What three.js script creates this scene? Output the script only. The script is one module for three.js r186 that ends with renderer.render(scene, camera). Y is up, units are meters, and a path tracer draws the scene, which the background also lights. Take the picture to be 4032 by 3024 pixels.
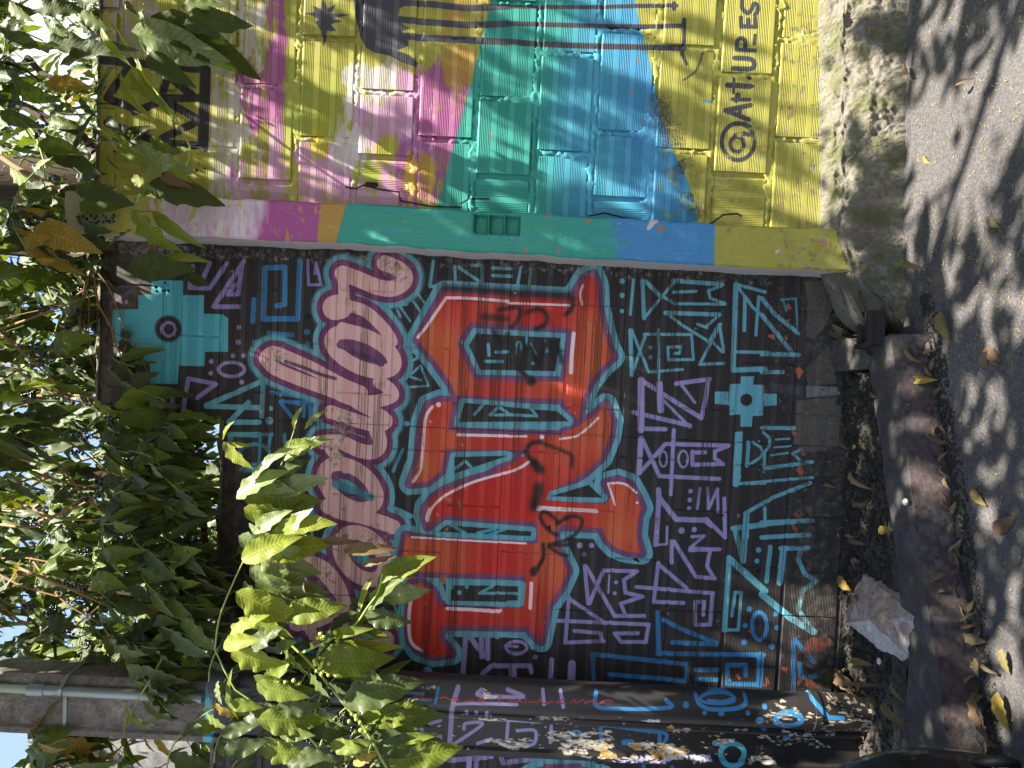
import * as THREE from 'three';
import { mergeGeometries } from 'three/addons/utils/BufferGeometryUtils.js';
import { ConvexGeometry } from 'three/addons/geometries/ConvexGeometry.js';
import { RoundedBoxGeometry } from 'three/addons/geometries/RoundedBoxGeometry.js';

// ---------------------------------------------------------------- camera, sky, sun, exposure
const scene = new THREE.Scene();
const FOCAL = 3030, DIST = 3.0, YAW = 2.5 * Math.PI / 180, ROLL = 2.8 * Math.PI / 180;   // photograph 4032 x 3024, held on its side
const EYE = new THREE.Vector3(0, 0, DIST);
const FWD = new THREE.Vector3(-Math.sin(YAW), 0, -Math.cos(YAW));
const UPV = new THREE.Vector3(Math.cos(YAW) * Math.cos(ROLL), Math.sin(ROLL), -Math.sin(YAW) * Math.cos(ROLL));
const RGT = new THREE.Vector3().crossVectors(FWD, UPV);
const camera = new THREE.PerspectiveCamera(2 * Math.atan(1512 / FOCAL) * 180 / Math.PI, 4 / 3, 0.05, 400);
camera.position.copy(EYE); camera.up.copy(UPV); camera.lookAt(EYE.clone().add(FWD));
scene.add(camera);
const SUN = new THREE.Vector3(0.36, 0.905, 0.215).normalize();
const sun = new THREE.DirectionalLight(new THREE.Color(1, 0.94, 0.85), 5);
sun.position.copy(SUN).multiplyScalar(20); sun.target.position.set(0, 0, 0);
sun.castShadow = true; sun.shadow.mapSize.set(2048, 2048);
Object.assign(sun.shadow.camera, { left: -6, right: 6, top: 6, bottom: -6, near: 1, far: 60 });
scene.add(sun, sun.target);
const renderer = new THREE.WebGLRenderer({ antialias: true });
renderer.toneMapping = THREE.LinearToneMapping;
renderer.toneMappingExposure = 4.55;
renderer.shadowMap.enabled = true;

// ---------------------------------------------------------------- random and noise
function rng(seed) { let s = seed >>> 0; return () => { s = (s + 0x6d2b79f5) >>> 0; let t = Math.imul(s ^ (s >>> 15), 1 | s); t = (t + Math.imul(t ^ (t >>> 7), 61 | t)) ^ t; return ((t ^ (t >>> 14)) >>> 0) / 4294967296; }; }
const hash = (x, y, z) => { let h = Math.imul(x, 374761393) ^ Math.imul(y, 668265263) ^ Math.imul(z, 2147483647 - 1274126177); h = Math.imul(h ^ (h >>> 13), 1274126177); return ((h ^ (h >>> 16)) >>> 0) / 4294967296; };
const sm = (t) => t * t * (3 - 2 * t), mix = (a, b, t) => a + (b - a) * t, clamp = (x, a = 0, b = 1) => Math.min(b, Math.max(a, x));
function vn(x, y, z = 0) {
  const i = Math.floor(x), j = Math.floor(y), k = Math.floor(z), u = sm(x - i), v = sm(y - j), w = sm(z - k);
  const L = (c) => mix(mix(hash(i, j, c), hash(i + 1, j, c), u), mix(hash(i, j + 1, c), hash(i + 1, j + 1, c), u), v);
  return w ? mix(L(k), L(k + 1), w) : L(k);
}
function fbm(x, y, z = 0, n = 4) { let s = 0, a = 0.5, t = 0; for (let i = 0; i < n; i++) { s += a * vn(x, y, z + i * 17); t += a; a *= 0.5; x *= 2.03; y *= 2.03; z *= 2.03; } return s / t; }

{ // sky: blue with thin bright cloud
  const W = 512, H = 256, d = new Float32Array(W * H * 4);
  for (let r = 0; r < H; r++) for (let c = 0; c < W; c++) {
    const el = ((r + 0.5) / H - 0.5) * Math.PI, az = ((c + 0.5) / W - 0.5) * 2 * Math.PI, y = Math.sin(el), up = Math.max(0, y);
    const dx = Math.cos(az) * Math.cos(el), dz = Math.sin(az) * Math.cos(el), h = Math.pow(1 - up, 2.5);
    const cl = clamp((fbm(dx * 2.2 + 7, dz * 2.2 + 3, y * 3 + 5, 5) - 0.44) * 4.0) * (y > 0 ? 1 : 0);
    const sky = [mix(0.10, 0.22, h), mix(0.16, 0.25, h), mix(0.31, 0.31, h)];
    for (let k = 0; k < 3; k++) d[(r * W + c) * 4 + k] = y < 0 ? [0.06, 0.057, 0.054][k] : mix(sky[k], [0.36, 0.36, 0.37][k], cl * 0.85);
    d[(r * W + c) * 4 + 3] = 1;
  }
  const t = new THREE.DataTexture(d, W, H, THREE.RGBAFormat, THREE.FloatType);
  t.mapping = THREE.EquirectangularReflectionMapping; t.magFilter = THREE.LinearFilter; t.needsUpdate = true;
  scene.background = t; scene.environment = t;
}

// ---------------------------------------------------------------- photograph pixel -> place
const rayAt = (X, Y) => new THREE.Vector3().addScaledVector(FWD, FOCAL).addScaledVector(RGT, X - 2016).addScaledVector(UPV, 1512 - Y);
function onWall(X, Y, z = 0) { const d = rayAt(X, Y); return d.multiplyScalar((z - DIST) / d.z).add(EYE); }      // on the upright plane z
const SLOPE = 0.0674, BASE = -1.267, KERB = 0.12;                                                             // the street falls to the left
function onGround(X, Y, dy = 0) { const d = rayAt(X, Y); return d.multiplyScalar((BASE + dy) / (d.y - SLOPE * d.x)).add(EYE); }
const K0 = new THREE.Vector2(0.06, 0.433), K1 = new THREE.Vector2(-1.072, 0.762);                              // outer kerb edge (x, z)
const kerbZ = (x) => K0.y + (x - K0.x) * (K1.y - K0.y) / (K1.x - K0.x);
const onPath = (x, z) => x < 0.12 && z < kerbZ(x);
const groundY = (x, z) => BASE + SLOPE * x - (onPath(x, z) ? 0 : KERB);
function dropped(X, Y) { let p = onGround(X, Y, 0); if (!onPath(p.x, p.z)) p = onGround(X, Y, -KERB); return p; }

// ---------------------------------------------------------------- naming
const taken = new Map();
function numbered(n) { const k = taken.get(n) ?? 0; taken.set(n, k + 1); return k ? n + '_' + String(k).padStart(3, '0') : n; }
function shade(o) { o.castShadow = true; o.receiveShadow = true; return o; }
function tag(o, label, category, group, kind) { o.userData.label = label; if (category) o.userData.category = category; if (group) o.userData.group = group; if (kind) o.userData.kind = kind; return o; }
function thing(name, label, category, pos = [0, 0, 0], group) { const g = new THREE.Group(); g.name = numbered(name); g.position.set(...pos); scene.add(g); return tag(g, label, category, group); }
function part(parent, name, geo, m, kind) { const o = shade(new THREE.Mesh(geo, m)); o.name = name; if (kind) o.userData.kind = kind; if (parent.isGroup) o.position.sub(parent.position); parent.add(o); return o; }  // geometry in world coordinates
function single(name, label, category, geo, m, group, kind) { const o = shade(new THREE.Mesh(geo, m)); o.name = numbered(name); scene.add(o); return tag(o, label, category, group, kind); }
function structure(name, geo, m, label) { const o = shade(new THREE.Mesh(geo, m)); o.name = name; o.userData.kind = 'structure'; if (label) o.userData.label = label; scene.add(o); return o; }
const merged = (list) => mergeGeometries(list.map((g) => { const h = g.index ? g.toNonIndexed() : g; for (const k of Object.keys(h.attributes)) if (!['position', 'normal', 'uv'].includes(k)) h.deleteAttribute(k); return h; }));

// ---------------------------------------------------------------- textures
function noiseMap(N, fn, srgb = true) {   // fn(u, v) -> [r, g, b] 0..255, tileable when fn is
  const d = new Uint8Array(N * N * 4);
  for (let j = 0; j < N; j++) for (let i = 0; i < N; i++) { const c = fn(i / N, j / N, i, j); d.set([clamp(c[0], 0, 255), clamp(c[1], 0, 255), clamp(c[2], 0, 255), 255], (j * N + i) * 4); }
  const t = new THREE.DataTexture(d, N, N); t.wrapS = t.wrapT = THREE.RepeatWrapping; t.magFilter = THREE.LinearFilter; t.minFilter = THREE.LinearMipmapLinearFilter; t.generateMipmaps = true;
  if (srgb) t.colorSpace = THREE.SRGBColorSpace; t.needsUpdate = true; return t;
}
const wrapNoise = (f, s) => (u, v) => { const a = f(u * s, v * s), b = f((u - 1) * s, v * s), c = f(u * s, (v - 1) * s), d = f((u - 1) * s, (v - 1) * s); return mix(mix(a, b, u), mix(c, d, u), v); };
const n8 = wrapNoise((x, y) => fbm(x, y, 3, 4), 8), n40 = wrapNoise((x, y) => fbm(x, y, 9, 3), 44), n3 = wrapNoise((x, y) => fbm(x, y, 21, 4), 3);
const grain = rng(5);
const pebble = wrapNoise((x, y) => { // cellular aggregate
  const i = Math.floor(x), j = Math.floor(y); let best = 9, id = 0;
  for (let a = -1; a < 2; a++) for (let b = -1; b < 2; b++) { const px = i + a + hash(i + a, j + b, 1), py = j + b + hash(i + a, j + b, 2), q = (px - x) ** 2 + (py - y) ** 2; if (q < best) { best = q; id = hash(i + a, j + b, 4); } }
  return clamp(1 - best * 1.6) * 0.6 + id * 0.4;
}, 150);
const asphaltMap = noiseMap(1024, (u, v) => { const p = pebble(u, v), m = n3(u, v), g = 46 + p * 46 + (m - 0.5) * 52 + (grain() - 0.5) * 26 + (grain() > 0.992 ? 60 : 0); return [g + 3, g, g - 2]; });
const asphaltBump = noiseMap(1024, (u, v) => { const p = pebble(u, v); return [60 + p * 150 + grain() * 40, 0, 0]; }, false);
const concreteMap = noiseMap(512, (u, v) => { const g = 118 + (n8(u, v) - 0.5) * 90 + (n40(u, v) - 0.5) * 70 + (grain() - 0.5) * 30; return [g + 4, g + 1, g - 5]; });
const concreteBump = noiseMap(512, (u, v) => [128 + (n40(u, v) - 0.5) * 190 + (n8(u, v) - 0.5) * 120 + (grain() - 0.5) * 40, 0, 0], false);
const mossMap = noiseMap(512, (u, v) => { const m = clamp((n8(u, v) - 0.47) * 5 + (n40(u, v) - 0.5) * 3), g = 116 + (n40(u, v) - 0.5) * 110 + (grain() - 0.5) * 34; return [mix(g + 6, 74 + g * 0.2, m), mix(g + 2, 77 + g * 0.2, m), mix(g - 8, 54 + g * 0.1, m)]; });
const dirtMap = noiseMap(512, (u, v) => { const m = n8(u, v), k = n40(u, v), g = 54 + (k - 0.5) * 70 + (m - 0.5) * 46 + (grain() - 0.5) * 40; return [g * 1.06, g * 0.98, g * 0.88]; });
const maroonMap = noiseMap(512, (u, v) => { const w = clamp((n8(u, v) - 0.5) * 5 + (n40(u, v) - 0.5) * 2), g = (n40(u, v) - 0.5) * 60 + (grain() - 0.5) * 26; return [mix(64, 70, w) + g, mix(53, 66, w) + g, mix(51, 64, w) + g]; });
const withRepeat = (t, r) => { const c = t.clone(); c.repeat.set(r, r); c.needsUpdate = true; return c; };
const std = (o) => new THREE.MeshStandardMaterial(o);
const M = {
  asphalt: std({ map: asphaltMap, bumpMap: asphaltBump, bumpScale: 0.006, roughness: 0.93 }),
  concrete: std({ map: concreteMap, bumpMap: concreteBump, bumpScale: 0.006, roughness: 0.92, color: 0xaaa6a2 }),
  kerbTop: std({ map: concreteMap, bumpMap: concreteBump, bumpScale: 0.003, roughness: 0.9, color: 0x8c8989 }),
  pole: std({ map: concreteMap, bumpMap: concreteBump, bumpScale: 0.002, roughness: 0.9, color: 0xe6e2da }),
  moss: std({ map: mossMap, bumpMap: concreteBump, bumpScale: 0.016, roughness: 0.95, color: 0xeae6dc }),
  dirt: std({ map: dirtMap, bumpMap: concreteBump, bumpScale: 0.006, roughness: 1, color: 0xffffff }),
  maroon: std({ map: maroonMap, bumpMap: concreteBump, bumpScale: 0.005, roughness: 0.85 }),
};

// ---------------------------------------------------------------- geometry helpers
function grid(nx, ny, fn, uvScale = 1) {   // fn(s, t) -> [x, y, z, u?, v?]
  const p = [], uv = [], idx = [];
  for (let j = 0; j <= ny; j++) for (let i = 0; i <= nx; i++) { const a = fn(i / nx, j / ny); p.push(a[0], a[1], a[2]); uv.push((a[3] ?? a[0]) * uvScale, (a[4] ?? a[2]) * uvScale); }
  for (let j = 0; j < ny; j++) for (let i = 0; i < nx; i++) { const a = j * (nx + 1) + i, b = a + 1, c = a + nx + 1, d = c + 1; idx.push(a, b, d, a, d, c); }
  const g = new THREE.BufferGeometry(); g.setAttribute('position', new THREE.Float32BufferAttribute(p, 3)); g.setAttribute('uv', new THREE.Float32BufferAttribute(uv, 2)); g.setIndex(idx); g.computeVertexNormals(); return g;
}
function boxUV(g, s = 1) { // uv in metres by dominant normal
  g = g.index ? g.toNonIndexed() : g; const p = g.attributes.position, n = g.attributes.normal, uv = new Float32Array(p.count * 2);
  for (let i = 0; i < p.count; i++) { const ax = Math.abs(n.getX(i)), ay = Math.abs(n.getY(i)), az = Math.abs(n.getZ(i)), x = p.getX(i), y = p.getY(i), z = p.getZ(i);
    const q = az >= ax && az >= ay ? [x, y] : ay >= ax ? [x, z] : [z, y]; uv[i * 2] = q[0] * s; uv[i * 2 + 1] = q[1] * s; }
  g.setAttribute('uv', new THREE.BufferAttribute(uv, 2)); return g;
}
const tube = (pts, r0, r1 = r0, seg = 0, rad = 7) => {
  const c = new THREE.CatmullRomCurve3(pts.map((p) => p.isVector3 ? p : new THREE.Vector3(...p))), n = seg || Math.max(4, pts.length * 4);
  const g = new THREE.TubeGeometry(c, n, 1, rad, false), p = g.attributes.position, cp = new THREE.Vector3(), v = new THREE.Vector3();
  for (let i = 0; i < p.count; i++) { const k = Math.floor(i / (rad + 1)), t = k / n; c.getPointAt(t, cp); v.fromBufferAttribute(p, i).sub(cp).multiplyScalar(mix(r0, r1, t)).add(cp); p.setXYZ(i, v.x, v.y, v.z); }
  return g;
};

// ---------------------------------------------------------------- paint on the walls (traced places of the painted marks, laid flat on each wall)
const crop = (ox, oy, s) => ({ ox, oy, s: 1 / s, at: (x, y) => [ox + x / s, oy + y / s] });
const cA = crop(0, 1000, 1.659), cB = crop(1000, 1000, 1.659), cC = crop(2000, 1000, 1.659), cD = crop(3000, 1000, 1.659), cE = crop(1000, 2000, 1.62), cF = crop(2000, 2000, 1.62), cG = crop(3000, 2000, 1.62);
const cH = crop(0, 0, 1.659), cI = crop(1000, 0, 1.659), cJ = crop(2000, 0, 1.659), cL = crop(1600, 1700, 2.765), cM = crop(2300, 2200, 2.765), cN = crop(2900, 1500, 2.765), cO = crop(2500, 1600, 2.765);
const cP = crop(1500, 2600, 2.765), cQ = crop(2300, 0, 2.765), cR = crop(2700, 300, 2.765), cS = crop(2300, 2600, 2.765), cX = crop(0, 0, 1), cT = crop(3000, 2424, 2.765);
class Paint {
  constructor(x0, x1, y0, y1, ppm, z) {
    Object.assign(this, { x0, x1, y0, y1, ppm, z }); this.cv = document.createElement('canvas'); this.cv.width = Math.round((x1 - x0) * ppm); this.cv.height = Math.round((y1 - y0) * ppm);
    this.c = this.cv.getContext('2d'); this.c.lineCap = 'round'; this.c.lineJoin = 'round'; this.k = (DIST - z) / FOCAL * ppm;
  }
  m(x, y) { return [(x - this.x0) * this.ppm, (this.y1 - y) * this.ppm]; }
  px(cr, x, y) { const q = cr.at(x, y), w = onWall(q[0], q[1], this.z); return this.m(w.x, w.y); }
  pts(cr, a) { const o = []; for (let i = 0; i < a.length; i += 2) o.push(this.px(cr, a[i], a[i + 1])); return o; }
  path(p, closed, smooth) {
    const c = this.c; c.beginPath();
    if (!smooth || p.length < 3) { p.forEach((q, i) => i ? c.lineTo(...q) : c.moveTo(...q)); if (closed) c.closePath(); return; }
    const n = p.length, g = (i) => closed ? p[(i + n) % n] : p[Math.max(0, Math.min(n - 1, i))];
    c.moveTo(...p[0]);
    for (let i = 0; i < (closed ? n : n - 1); i++) { const a = g(i - 1), b = g(i), d = g(i + 1), e = g(i + 2), t = 1 / 6; c.bezierCurveTo(b[0] + (d[0] - a[0]) * t, b[1] + (d[1] - a[1]) * t, d[0] - (e[0] - b[0]) * t, d[1] - (e[1] - b[1]) * t, d[0], d[1]); }
    if (closed) c.closePath();
  }
  soft(b, f, box) {   // a blurred mark is drawn inside its own small clip
    const c = this.c; if (!b || b < 1.7 || !box) return f();
    const keep = this.last; c.save(); c.beginPath(); c.rect(...box); c.clip(); c.filter = 'blur(' + b + 'px)'; keep(); f(); c.filter = 'none'; c.restore();
  }
  box(p, pad) { let a = 1e9, b = 1e9, e = -1e9, g = -1e9; for (const q of p) { a = Math.min(a, q[0]); b = Math.min(b, q[1]); e = Math.max(e, q[0]); g = Math.max(g, q[1]); } return [a - pad, b - pad, e - a + 2 * pad, g - b + 2 * pad]; }
  line(cr, a, w, col, o = {}) { const P = this.pts(cr, a); this.last = () => this.path(P, o.closed, o.smooth ?? a.length > 6); this.last(); const c = this.c; c.globalAlpha = o.alpha ?? 1; c.strokeStyle = col; c.lineWidth = w * cr.s * this.k; this.soft(o.soft, () => c.stroke(), this.box(P, c.lineWidth + 3 * (o.soft ?? 0))); c.globalAlpha = 1; }
  fill(cr, a, col, o = {}) { const P = this.pts(cr, a); this.last = () => this.path(P, true, o.smooth); this.last(); const c = this.c; c.globalAlpha = o.alpha ?? 1; c.fillStyle = col; this.soft(o.soft, () => c.fill(), this.box(P, 3 * (o.soft ?? 0))); c.globalAlpha = 1; }
  dot(cr, x, y, r, col, o = {}) { const q = this.px(cr, x, y), c = this.c; c.globalAlpha = o.alpha ?? 1; c.fillStyle = col; this.last = () => { c.beginPath(); c.ellipse(q[0], q[1], r * cr.s * this.k, (o.ry ?? r) * cr.s * this.k, 0, 0, 7); }; this.last(); this.soft(o.soft, () => c.fill(), this.box([q], r * cr.s * this.k + 3 * (o.soft ?? 0))); c.globalAlpha = 1; }
  ring(cr, x, y, rx, ry, w, col, rot = 0) { const a = []; for (let i = 0; i < 16; i++) { const t = i / 16 * 2 * Math.PI, X = Math.cos(t) * rx, Y = Math.sin(t) * ry; a.push(x + X * Math.cos(rot) - Y * Math.sin(rot), y + X * Math.sin(rot) + Y * Math.cos(rot)); } this.line(cr, a, w, col, { closed: true, smooth: true }); }
  flake(x, y, r, col, R, alpha = 1) { const c = this.c, n = r > 3 ? 16 : 8, el = 0.55 + R() * 0.9, an = R() * 3, a1 = R() * 6, a2 = R() * 6, a3 = R() * 6; c.beginPath(); for (let i = 0; i < n; i++) { const t = i / n * 6.283, q = r * (0.72 + 0.2 * Math.sin(t * 2 + a1) + 0.13 * Math.sin(t * 3 + a2) + 0.09 * Math.sin(t * 5 + a3) + (R() - 0.5) * 0.16), X = Math.cos(t) * q * el, Y = Math.sin(t) * q; c[i ? 'lineTo' : 'moveTo'](x + X * Math.cos(an) - Y * Math.sin(an), y + X * Math.sin(an) + Y * Math.cos(an)); } c.closePath(); c.globalAlpha = alpha; c.fillStyle = col; c.fill(); c.globalAlpha = 1; }
  mottle(R, n, r0, r1, cols, alpha, x0 = 0, y0 = 0, x1 = this.cv.width, y1 = this.cv.height) { for (let i = 0; i < n; i++) { const r = mix(r0, r1, R() ** 2); this.flake(mix(x0, x1, R()), mix(y0, y1, R()), r, cols[Math.floor(R() * cols.length)], R, alpha * (0.4 + 0.6 * R())); } }
  texture() { const t = new THREE.CanvasTexture(this.cv); t.colorSpace = THREE.SRGBColorSpace; t.anisotropy = 8; return t; }
  uv(x, y) { return [(x - this.x0) / (this.x1 - this.x0), (y - this.y0) / (this.y1 - this.y0)]; }
}
const BLACK = '#302c2a', CY = '#64a6b0', LA = '#998cb8', BL = '#377aaa', PUR = '#784c6e', PINK = '#e3b6b0', RED = '#c43628', ORG = '#d06a3a', HI = '#f3d9da', TAGB = '#191615';
const mural = new Paint(-2.5, 0.4, -1.5, 1.72, 636, 0);
const COURSE = 0.2248, JOINT = onWall(2227, 1512).y;      // course height and one known bed joint of the mural wall
{
  const p = mural, c = p.c, R = rng(11), W = p.cv.width, H = p.cv.height;
  c.fillStyle = BLACK; c.fillRect(0, 0, W, H);
  p.mottle(R, 900, 6, 60, ['#231f1e', '#33302c', '#2a2522', '#3a332b'], 0.25);
  const strip = (x0, x1, yA, yB, n, cols, al, r = 16) => { for (let i = 0; i < n; i++) { const x = mix(x0, x1, R()), y = mix(yA, yB, R() ** 1.5), q = p.m(x, y); p.flake(q[0], q[1], 2 + R() * r, cols[Math.floor(R() * cols.length)], R, al * (0.4 + 0.6 * R())); } };
  strip(-0.4, 0.36, 1.66, 1.34, 1700, ['#4d4436', '#5d5240', '#3d362c', '#6c6250'], 0.5);
  // ---- cyan, blue and lavender signs
  const L = (cr, w, col, ...lines) => lines.forEach((a) => p.line(cr, a, w, col, { smooth: false, soft: 1.1 }));
  const D = (cr, col, ...dots) => dots.forEach((d) => p.dot(cr, d[0], d[1], d[2], col, { soft: 1 }));
  p.fill(cA, [990, 170, 1195, 175, 1195, 270, 1335, 270, 1330, 390, 1450, 395, 1490, 420, 1490, 640, 1340, 640, 1335, 735, 1170, 730, 1160, 850, 980, 850, 980, 720, 890, 710, 880, 610, 770, 605, 735, 470, 740, 365, 905, 360, 905, 270, 990, 265], '#4fa9b4', { soft: 1.5 });
  p.dot(cA, 1100, 490, 86, '#2a2523', { soft: 2 }); p.ring(cA, 1100, 492, 44, 44, 20, '#8d7cae');
  D(cA, LA, [1560, 480, 16], [1555, 577, 18], [1520, 665, 16], [1590, 665, 16], [1380, 703, 16], [1377, 780, 16], [1580, 838, 16], [825, 315, 13]);
  p.ring(cA, 1512, 755, 85, 46, 23, LA);
  L(cA, 30, '#8e80b4', [1258, 80, 1240, 222, 1370, 225, 1480, 60], [1370, 60, 1330, 155], [1590, 50, 1395, 345, 1560, 345], [1580, 60, 1555, 262, 1490, 265, 1530, 200], [1230, 815, 1410, 850, 1290, 940], [1230, 820, 1195, 1030], [1120, 900, 1130, 1015]);
  L(cA, 26, '#5d5668', [700, 260, 780, 220, 900, 190], [720, 330, 860, 240], [740, 700, 830, 740]);
  L(cX, 21, CY, [812, 1597, 1036, 1500], [812, 1600, 1030, 1606], [1036, 1500, 1030, 1640], [905, 1658, 978, 1585], [900, 1663, 1020, 1663], [905, 1712, 1020, 1712], [905, 1712, 910, 1780], [950, 1850, 1020, 1850]);
  p.ring(cX, 1000, 1790, 60, 40, 16, '#3e8d9c');
  L(cB, 36, BL, [300, 45, 285, 425, 60, 425], [62, 400, 72, 92, 200, 88, 200, 330, 150, 340], [0, 300, -8, 440]); L(cB, 30, BL, [95, 518, 250, 530], [0, 575, 120, 592, 250, 592]); D(cB, BL, [345, 510, 20], [347, 590, 20]);
  L(cB, 20, '#8e80b4', [350, 40, 355, 202, 440, 202, 405, 60, 398, 130]);
  L(cB, 22, CY, [1170, 50, 1148, 212, 1200, 212], [1310, 80, 1315, 190], [1340, 90, 1480, 185], [1490, 75, 1490, 195], [1420, 75, 1490, 75], [1560, 92, 1680, 97], [1560, 142, 1680, 147], [1200, 202, 1659, 207]);
  L(cC, 20, CY, [85, 90, 60, 215], [150, 100, 140, 215], [0, 215, 410, 245]);
  L(cB, 16, CY, [870, 350, 1000, 330], [880, 360, 940, 450], [935, 365, 955, 410], [955, 345, 1020, 440], [1040, 310, 1090, 380], [1070, 260, 1120, 330], [970, 660, 1060, 635], [1000, 720, 1080, 672], [1010, 800, 1090, 730, 1140, 862, 1000, 872], [1010, 800, 1090, 825]);
  L(cB, 24, BL, [110, 905, 360, 942, 370, 1110], [170, 965, 255, 1075], [180, 960, 330, 985, 325, 1060], [180, 965, 345, 970]);
  D(cB, CY, [110, 1010, 16], [100, 1090, 26], [1000, 1110, 19]);
  L(cB, 22, '#3f8fa0', [970, 1280, 910, 1420], [0, 1180, 120, 1180], [40, 1190, 30, 1430, 160, 1430], [110, 1180, 90, 1270], [200, 1180, 200, 1300]);
  L(cE, 20, CY, [170, 170, 360, 40], [260, 190, 380, 105], [370, 140, 375, 200], [240, 260, 400, 250], [870, 20, 1000, 60], [900, 0, 1030, 60], [890, 600, 930, 720], [930, 650, 960, 700], [980, 570, 940, 640], [550, 830, 545, 930], [200, 720, 300, 790]); D(cE, CY, [822, 650, 16], [1105, 1045, 34], [690, 1020, 20]);
  D(cC, CY, [745, 178, 19], [745, 272, 18], [745, 374, 14]);
  L(cC, 20, CY, [820, 170, 800, 395], [985, 495, 985, 815]); L(cC, 28, CY, [880, 175, 890, 420], [900, 180, 990, 270], [1080, 175, 1400, 200], [1030, 385, 1380, 397], [800, 500, 810, 790]);
  L(cC, 20, CY, [890, 420, 1090, 180], [990, 265, 1090, 325, 1420, 330], [1390, 212, 1312, 240, 1322, 290, 1420, 325], [1080, 250, 1230, 245], [1040, 390, 1130, 460, 1310, 572], [1380, 400, 1300, 472], [1300, 482, 1240, 460], [1310, 580, 1380, 460, 1412, 640], [1330, 570, 1400, 640], [1390, 460, 1252, 722, 1412, 716], [810, 500, 920, 772, 1140, 755], [810, 790, 900, 530], [890, 525, 1200, 527, 1212, 690, 1050, 692, 1045, 610, 1130, 606, 1122, 650, 1090, 650]);
  D(cC, CY, [932, 612, 14], [932, 675, 14]);
  L(cC, 34, CY, [1490, 200, 1470, 760], [1470, 760, 1680, 752]); L(cC, 22, CY, [1500, 210, 1600, 350, 1680, 420], [1550, 280, 1545, 500], [1640, 280, 1620, 530], [1490, 640, 1700, 645], [1500, 200, 1680, 250]);
  L(cD, 28, CY, [0, 290, 90, 400, 240, 520], [0, 400, 190, 635], [0, 655, 240, 660], [0, 772, 140, 772]); L(cD, 14, '#3f8fa0', [125, 300, 220, 292, 236, 500], [140, 310, 160, 372]);
  p.fill(cX, [2814, 1542, 2868, 1542, 2874, 1512, 2916, 1512, 2918, 1482, 2970, 1482, 2966, 1515, 3010, 1516, 3010, 1549, 3059, 1551, 3059, 1596, 3007, 1600, 3005, 1637, 2965, 1639, 2961, 1681, 2916, 1681, 2916, 1632, 2873, 1636, 2873, 1596, 2814, 1590], CY, { soft: 1 }); p.dot(cX, 2939, 1575, 24, '#2a2624', { soft: 1 });
  L(cN, 44, CY, [48, 570, 20, 1060], [130, 670, 112, 910], [280, 512, 630, 515], [310, 950, 560, 922, 820, 882], [100, 1440, 400, 1272, 800, 1112], [120, 1450, 115, 1700], [0, 1592, 830, 1522]);
  L(cN, 32, CY, [180, 670, 260, 722, 290, 782, 250, 842, 110, 930], [290, 560, 362, 622, 362, 700, 305, 782, 305, 890, 300, 990], [0, 1122, 830, 1052], [720, 532, 830, 530], [620, 800, 700, 872], [620, 790, 722, 732, 830, 710], [40, 1040, 20, 1100]); L(cN, 22, CY, [430, 640, 580, 630], [410, 725, 600, 710], [380, 810, 560, 785]); p.dot(cN, 680, 632, 18, CY);
  L(cC, 40, CY, [1505, 1180, 1490, 1505]); L(cC, 20, CY, [1490, 1500, 1680, 1500]);
  L(cC, 44, LA, [870, 825, 870, 1150], [990, 850, 1000, 1020]); L(cC, 30, LA, [870, 825, 1262, 1072], [1100, 848, 1318, 818], [1310, 818, 1290, 960, 1265, 1072], [820, 1035, 1190, 1122], [860, 1142, 1030, 1146]); L(cC, 20, LA, [1130, 850, 1222, 972], [1010, 950, 1190, 1132]);
  L(cC, 40, LA, [870, 1210, 852, 1430]); L(cC, 28, LA, [880, 1212, 990, 1452, 1380, 1470], [860, 1432, 1030, 1242, 1440, 1252], [1085, 1152, 1065, 1570], [1205, 1292, 1205, 1378, 1400, 1372], [1205, 1298, 1290, 1296], [1430, 1258, 1352, 1290, 1352, 1335, 1405, 1374]); p.ring(cC, 1015, 1340, 24, 50, 14, LA); p.ring(cC, 1145, 1340, 30, 54, 15, LA);
  L(cO, 58, LA, [256, 910, 262, 1000, 228, 1505], [270, 1000, 450, 1232, 760, 1242, 840, 1300]); L(cO, 26, LA, [350, 1310, 345, 1502, 210, 1512]); D(cO, LA, [510, 1355, 36], [648, 1343, 30], [605, 925, 27], [598, 1020, 27], [592, 1112, 25]); L(cO, 34, LA, [710, 892, 682, 1120], [790, 890, 800, 1120], [620, 1420, 758, 1412, 602, 1542, 840, 1555], [410, 1482, 395, 1680], [430, 1482, 545, 1680], [800, 1120, 900, 900, 905, 1150]);
  L(cF, 26, LA, [1265, 70, 1386, 190, 1380, -60], [1040, 215, 1045, 350], [1060, 215, 1200, 440, 1320, 450], [1160, 270, 1350, 265], [1290, 280, 1270, 370, 1315, 450], [490, 372, 512, 610], [500, 375, 680, 690, 870, 690], [520, 610, 610, 400, 825, 405, 740, 460, 750, 542, 860, 566, 720, 612, 752, 690], [960, 350, 930, 600, 1120, 606], [960, 360, 1140, 512], [820, 505, 1310, 545], [1305, 545, 1290, 746, 1195, 746, 1195, 600, 1252, 600, 1245, 682], [390, 570, 366, 860, 610, 850], [390, 580, 600, 722], [310, 720, 900, 745, 880, 856, 722, 856, 682, 802, 830, 800], [425, 785, 590, 800, 600, 850]);
  L(cF, 15, LA, [648, 430, 642, 540]); D(cF, LA, [690, 475, 13], [682, 545, 13], [458, 240, 19], [533, 240, 17], [90, 822, 15], [158, 888, 16], [175, 953, 16]); p.dot(cF, 487, 298, 15, '#6d628a', { soft: 1.5 });
  p.ring(cF, 55, 892, 66, 40, 22, LA); L(cF, 18, LA, [-20, 880, 60, 885]);
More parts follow.
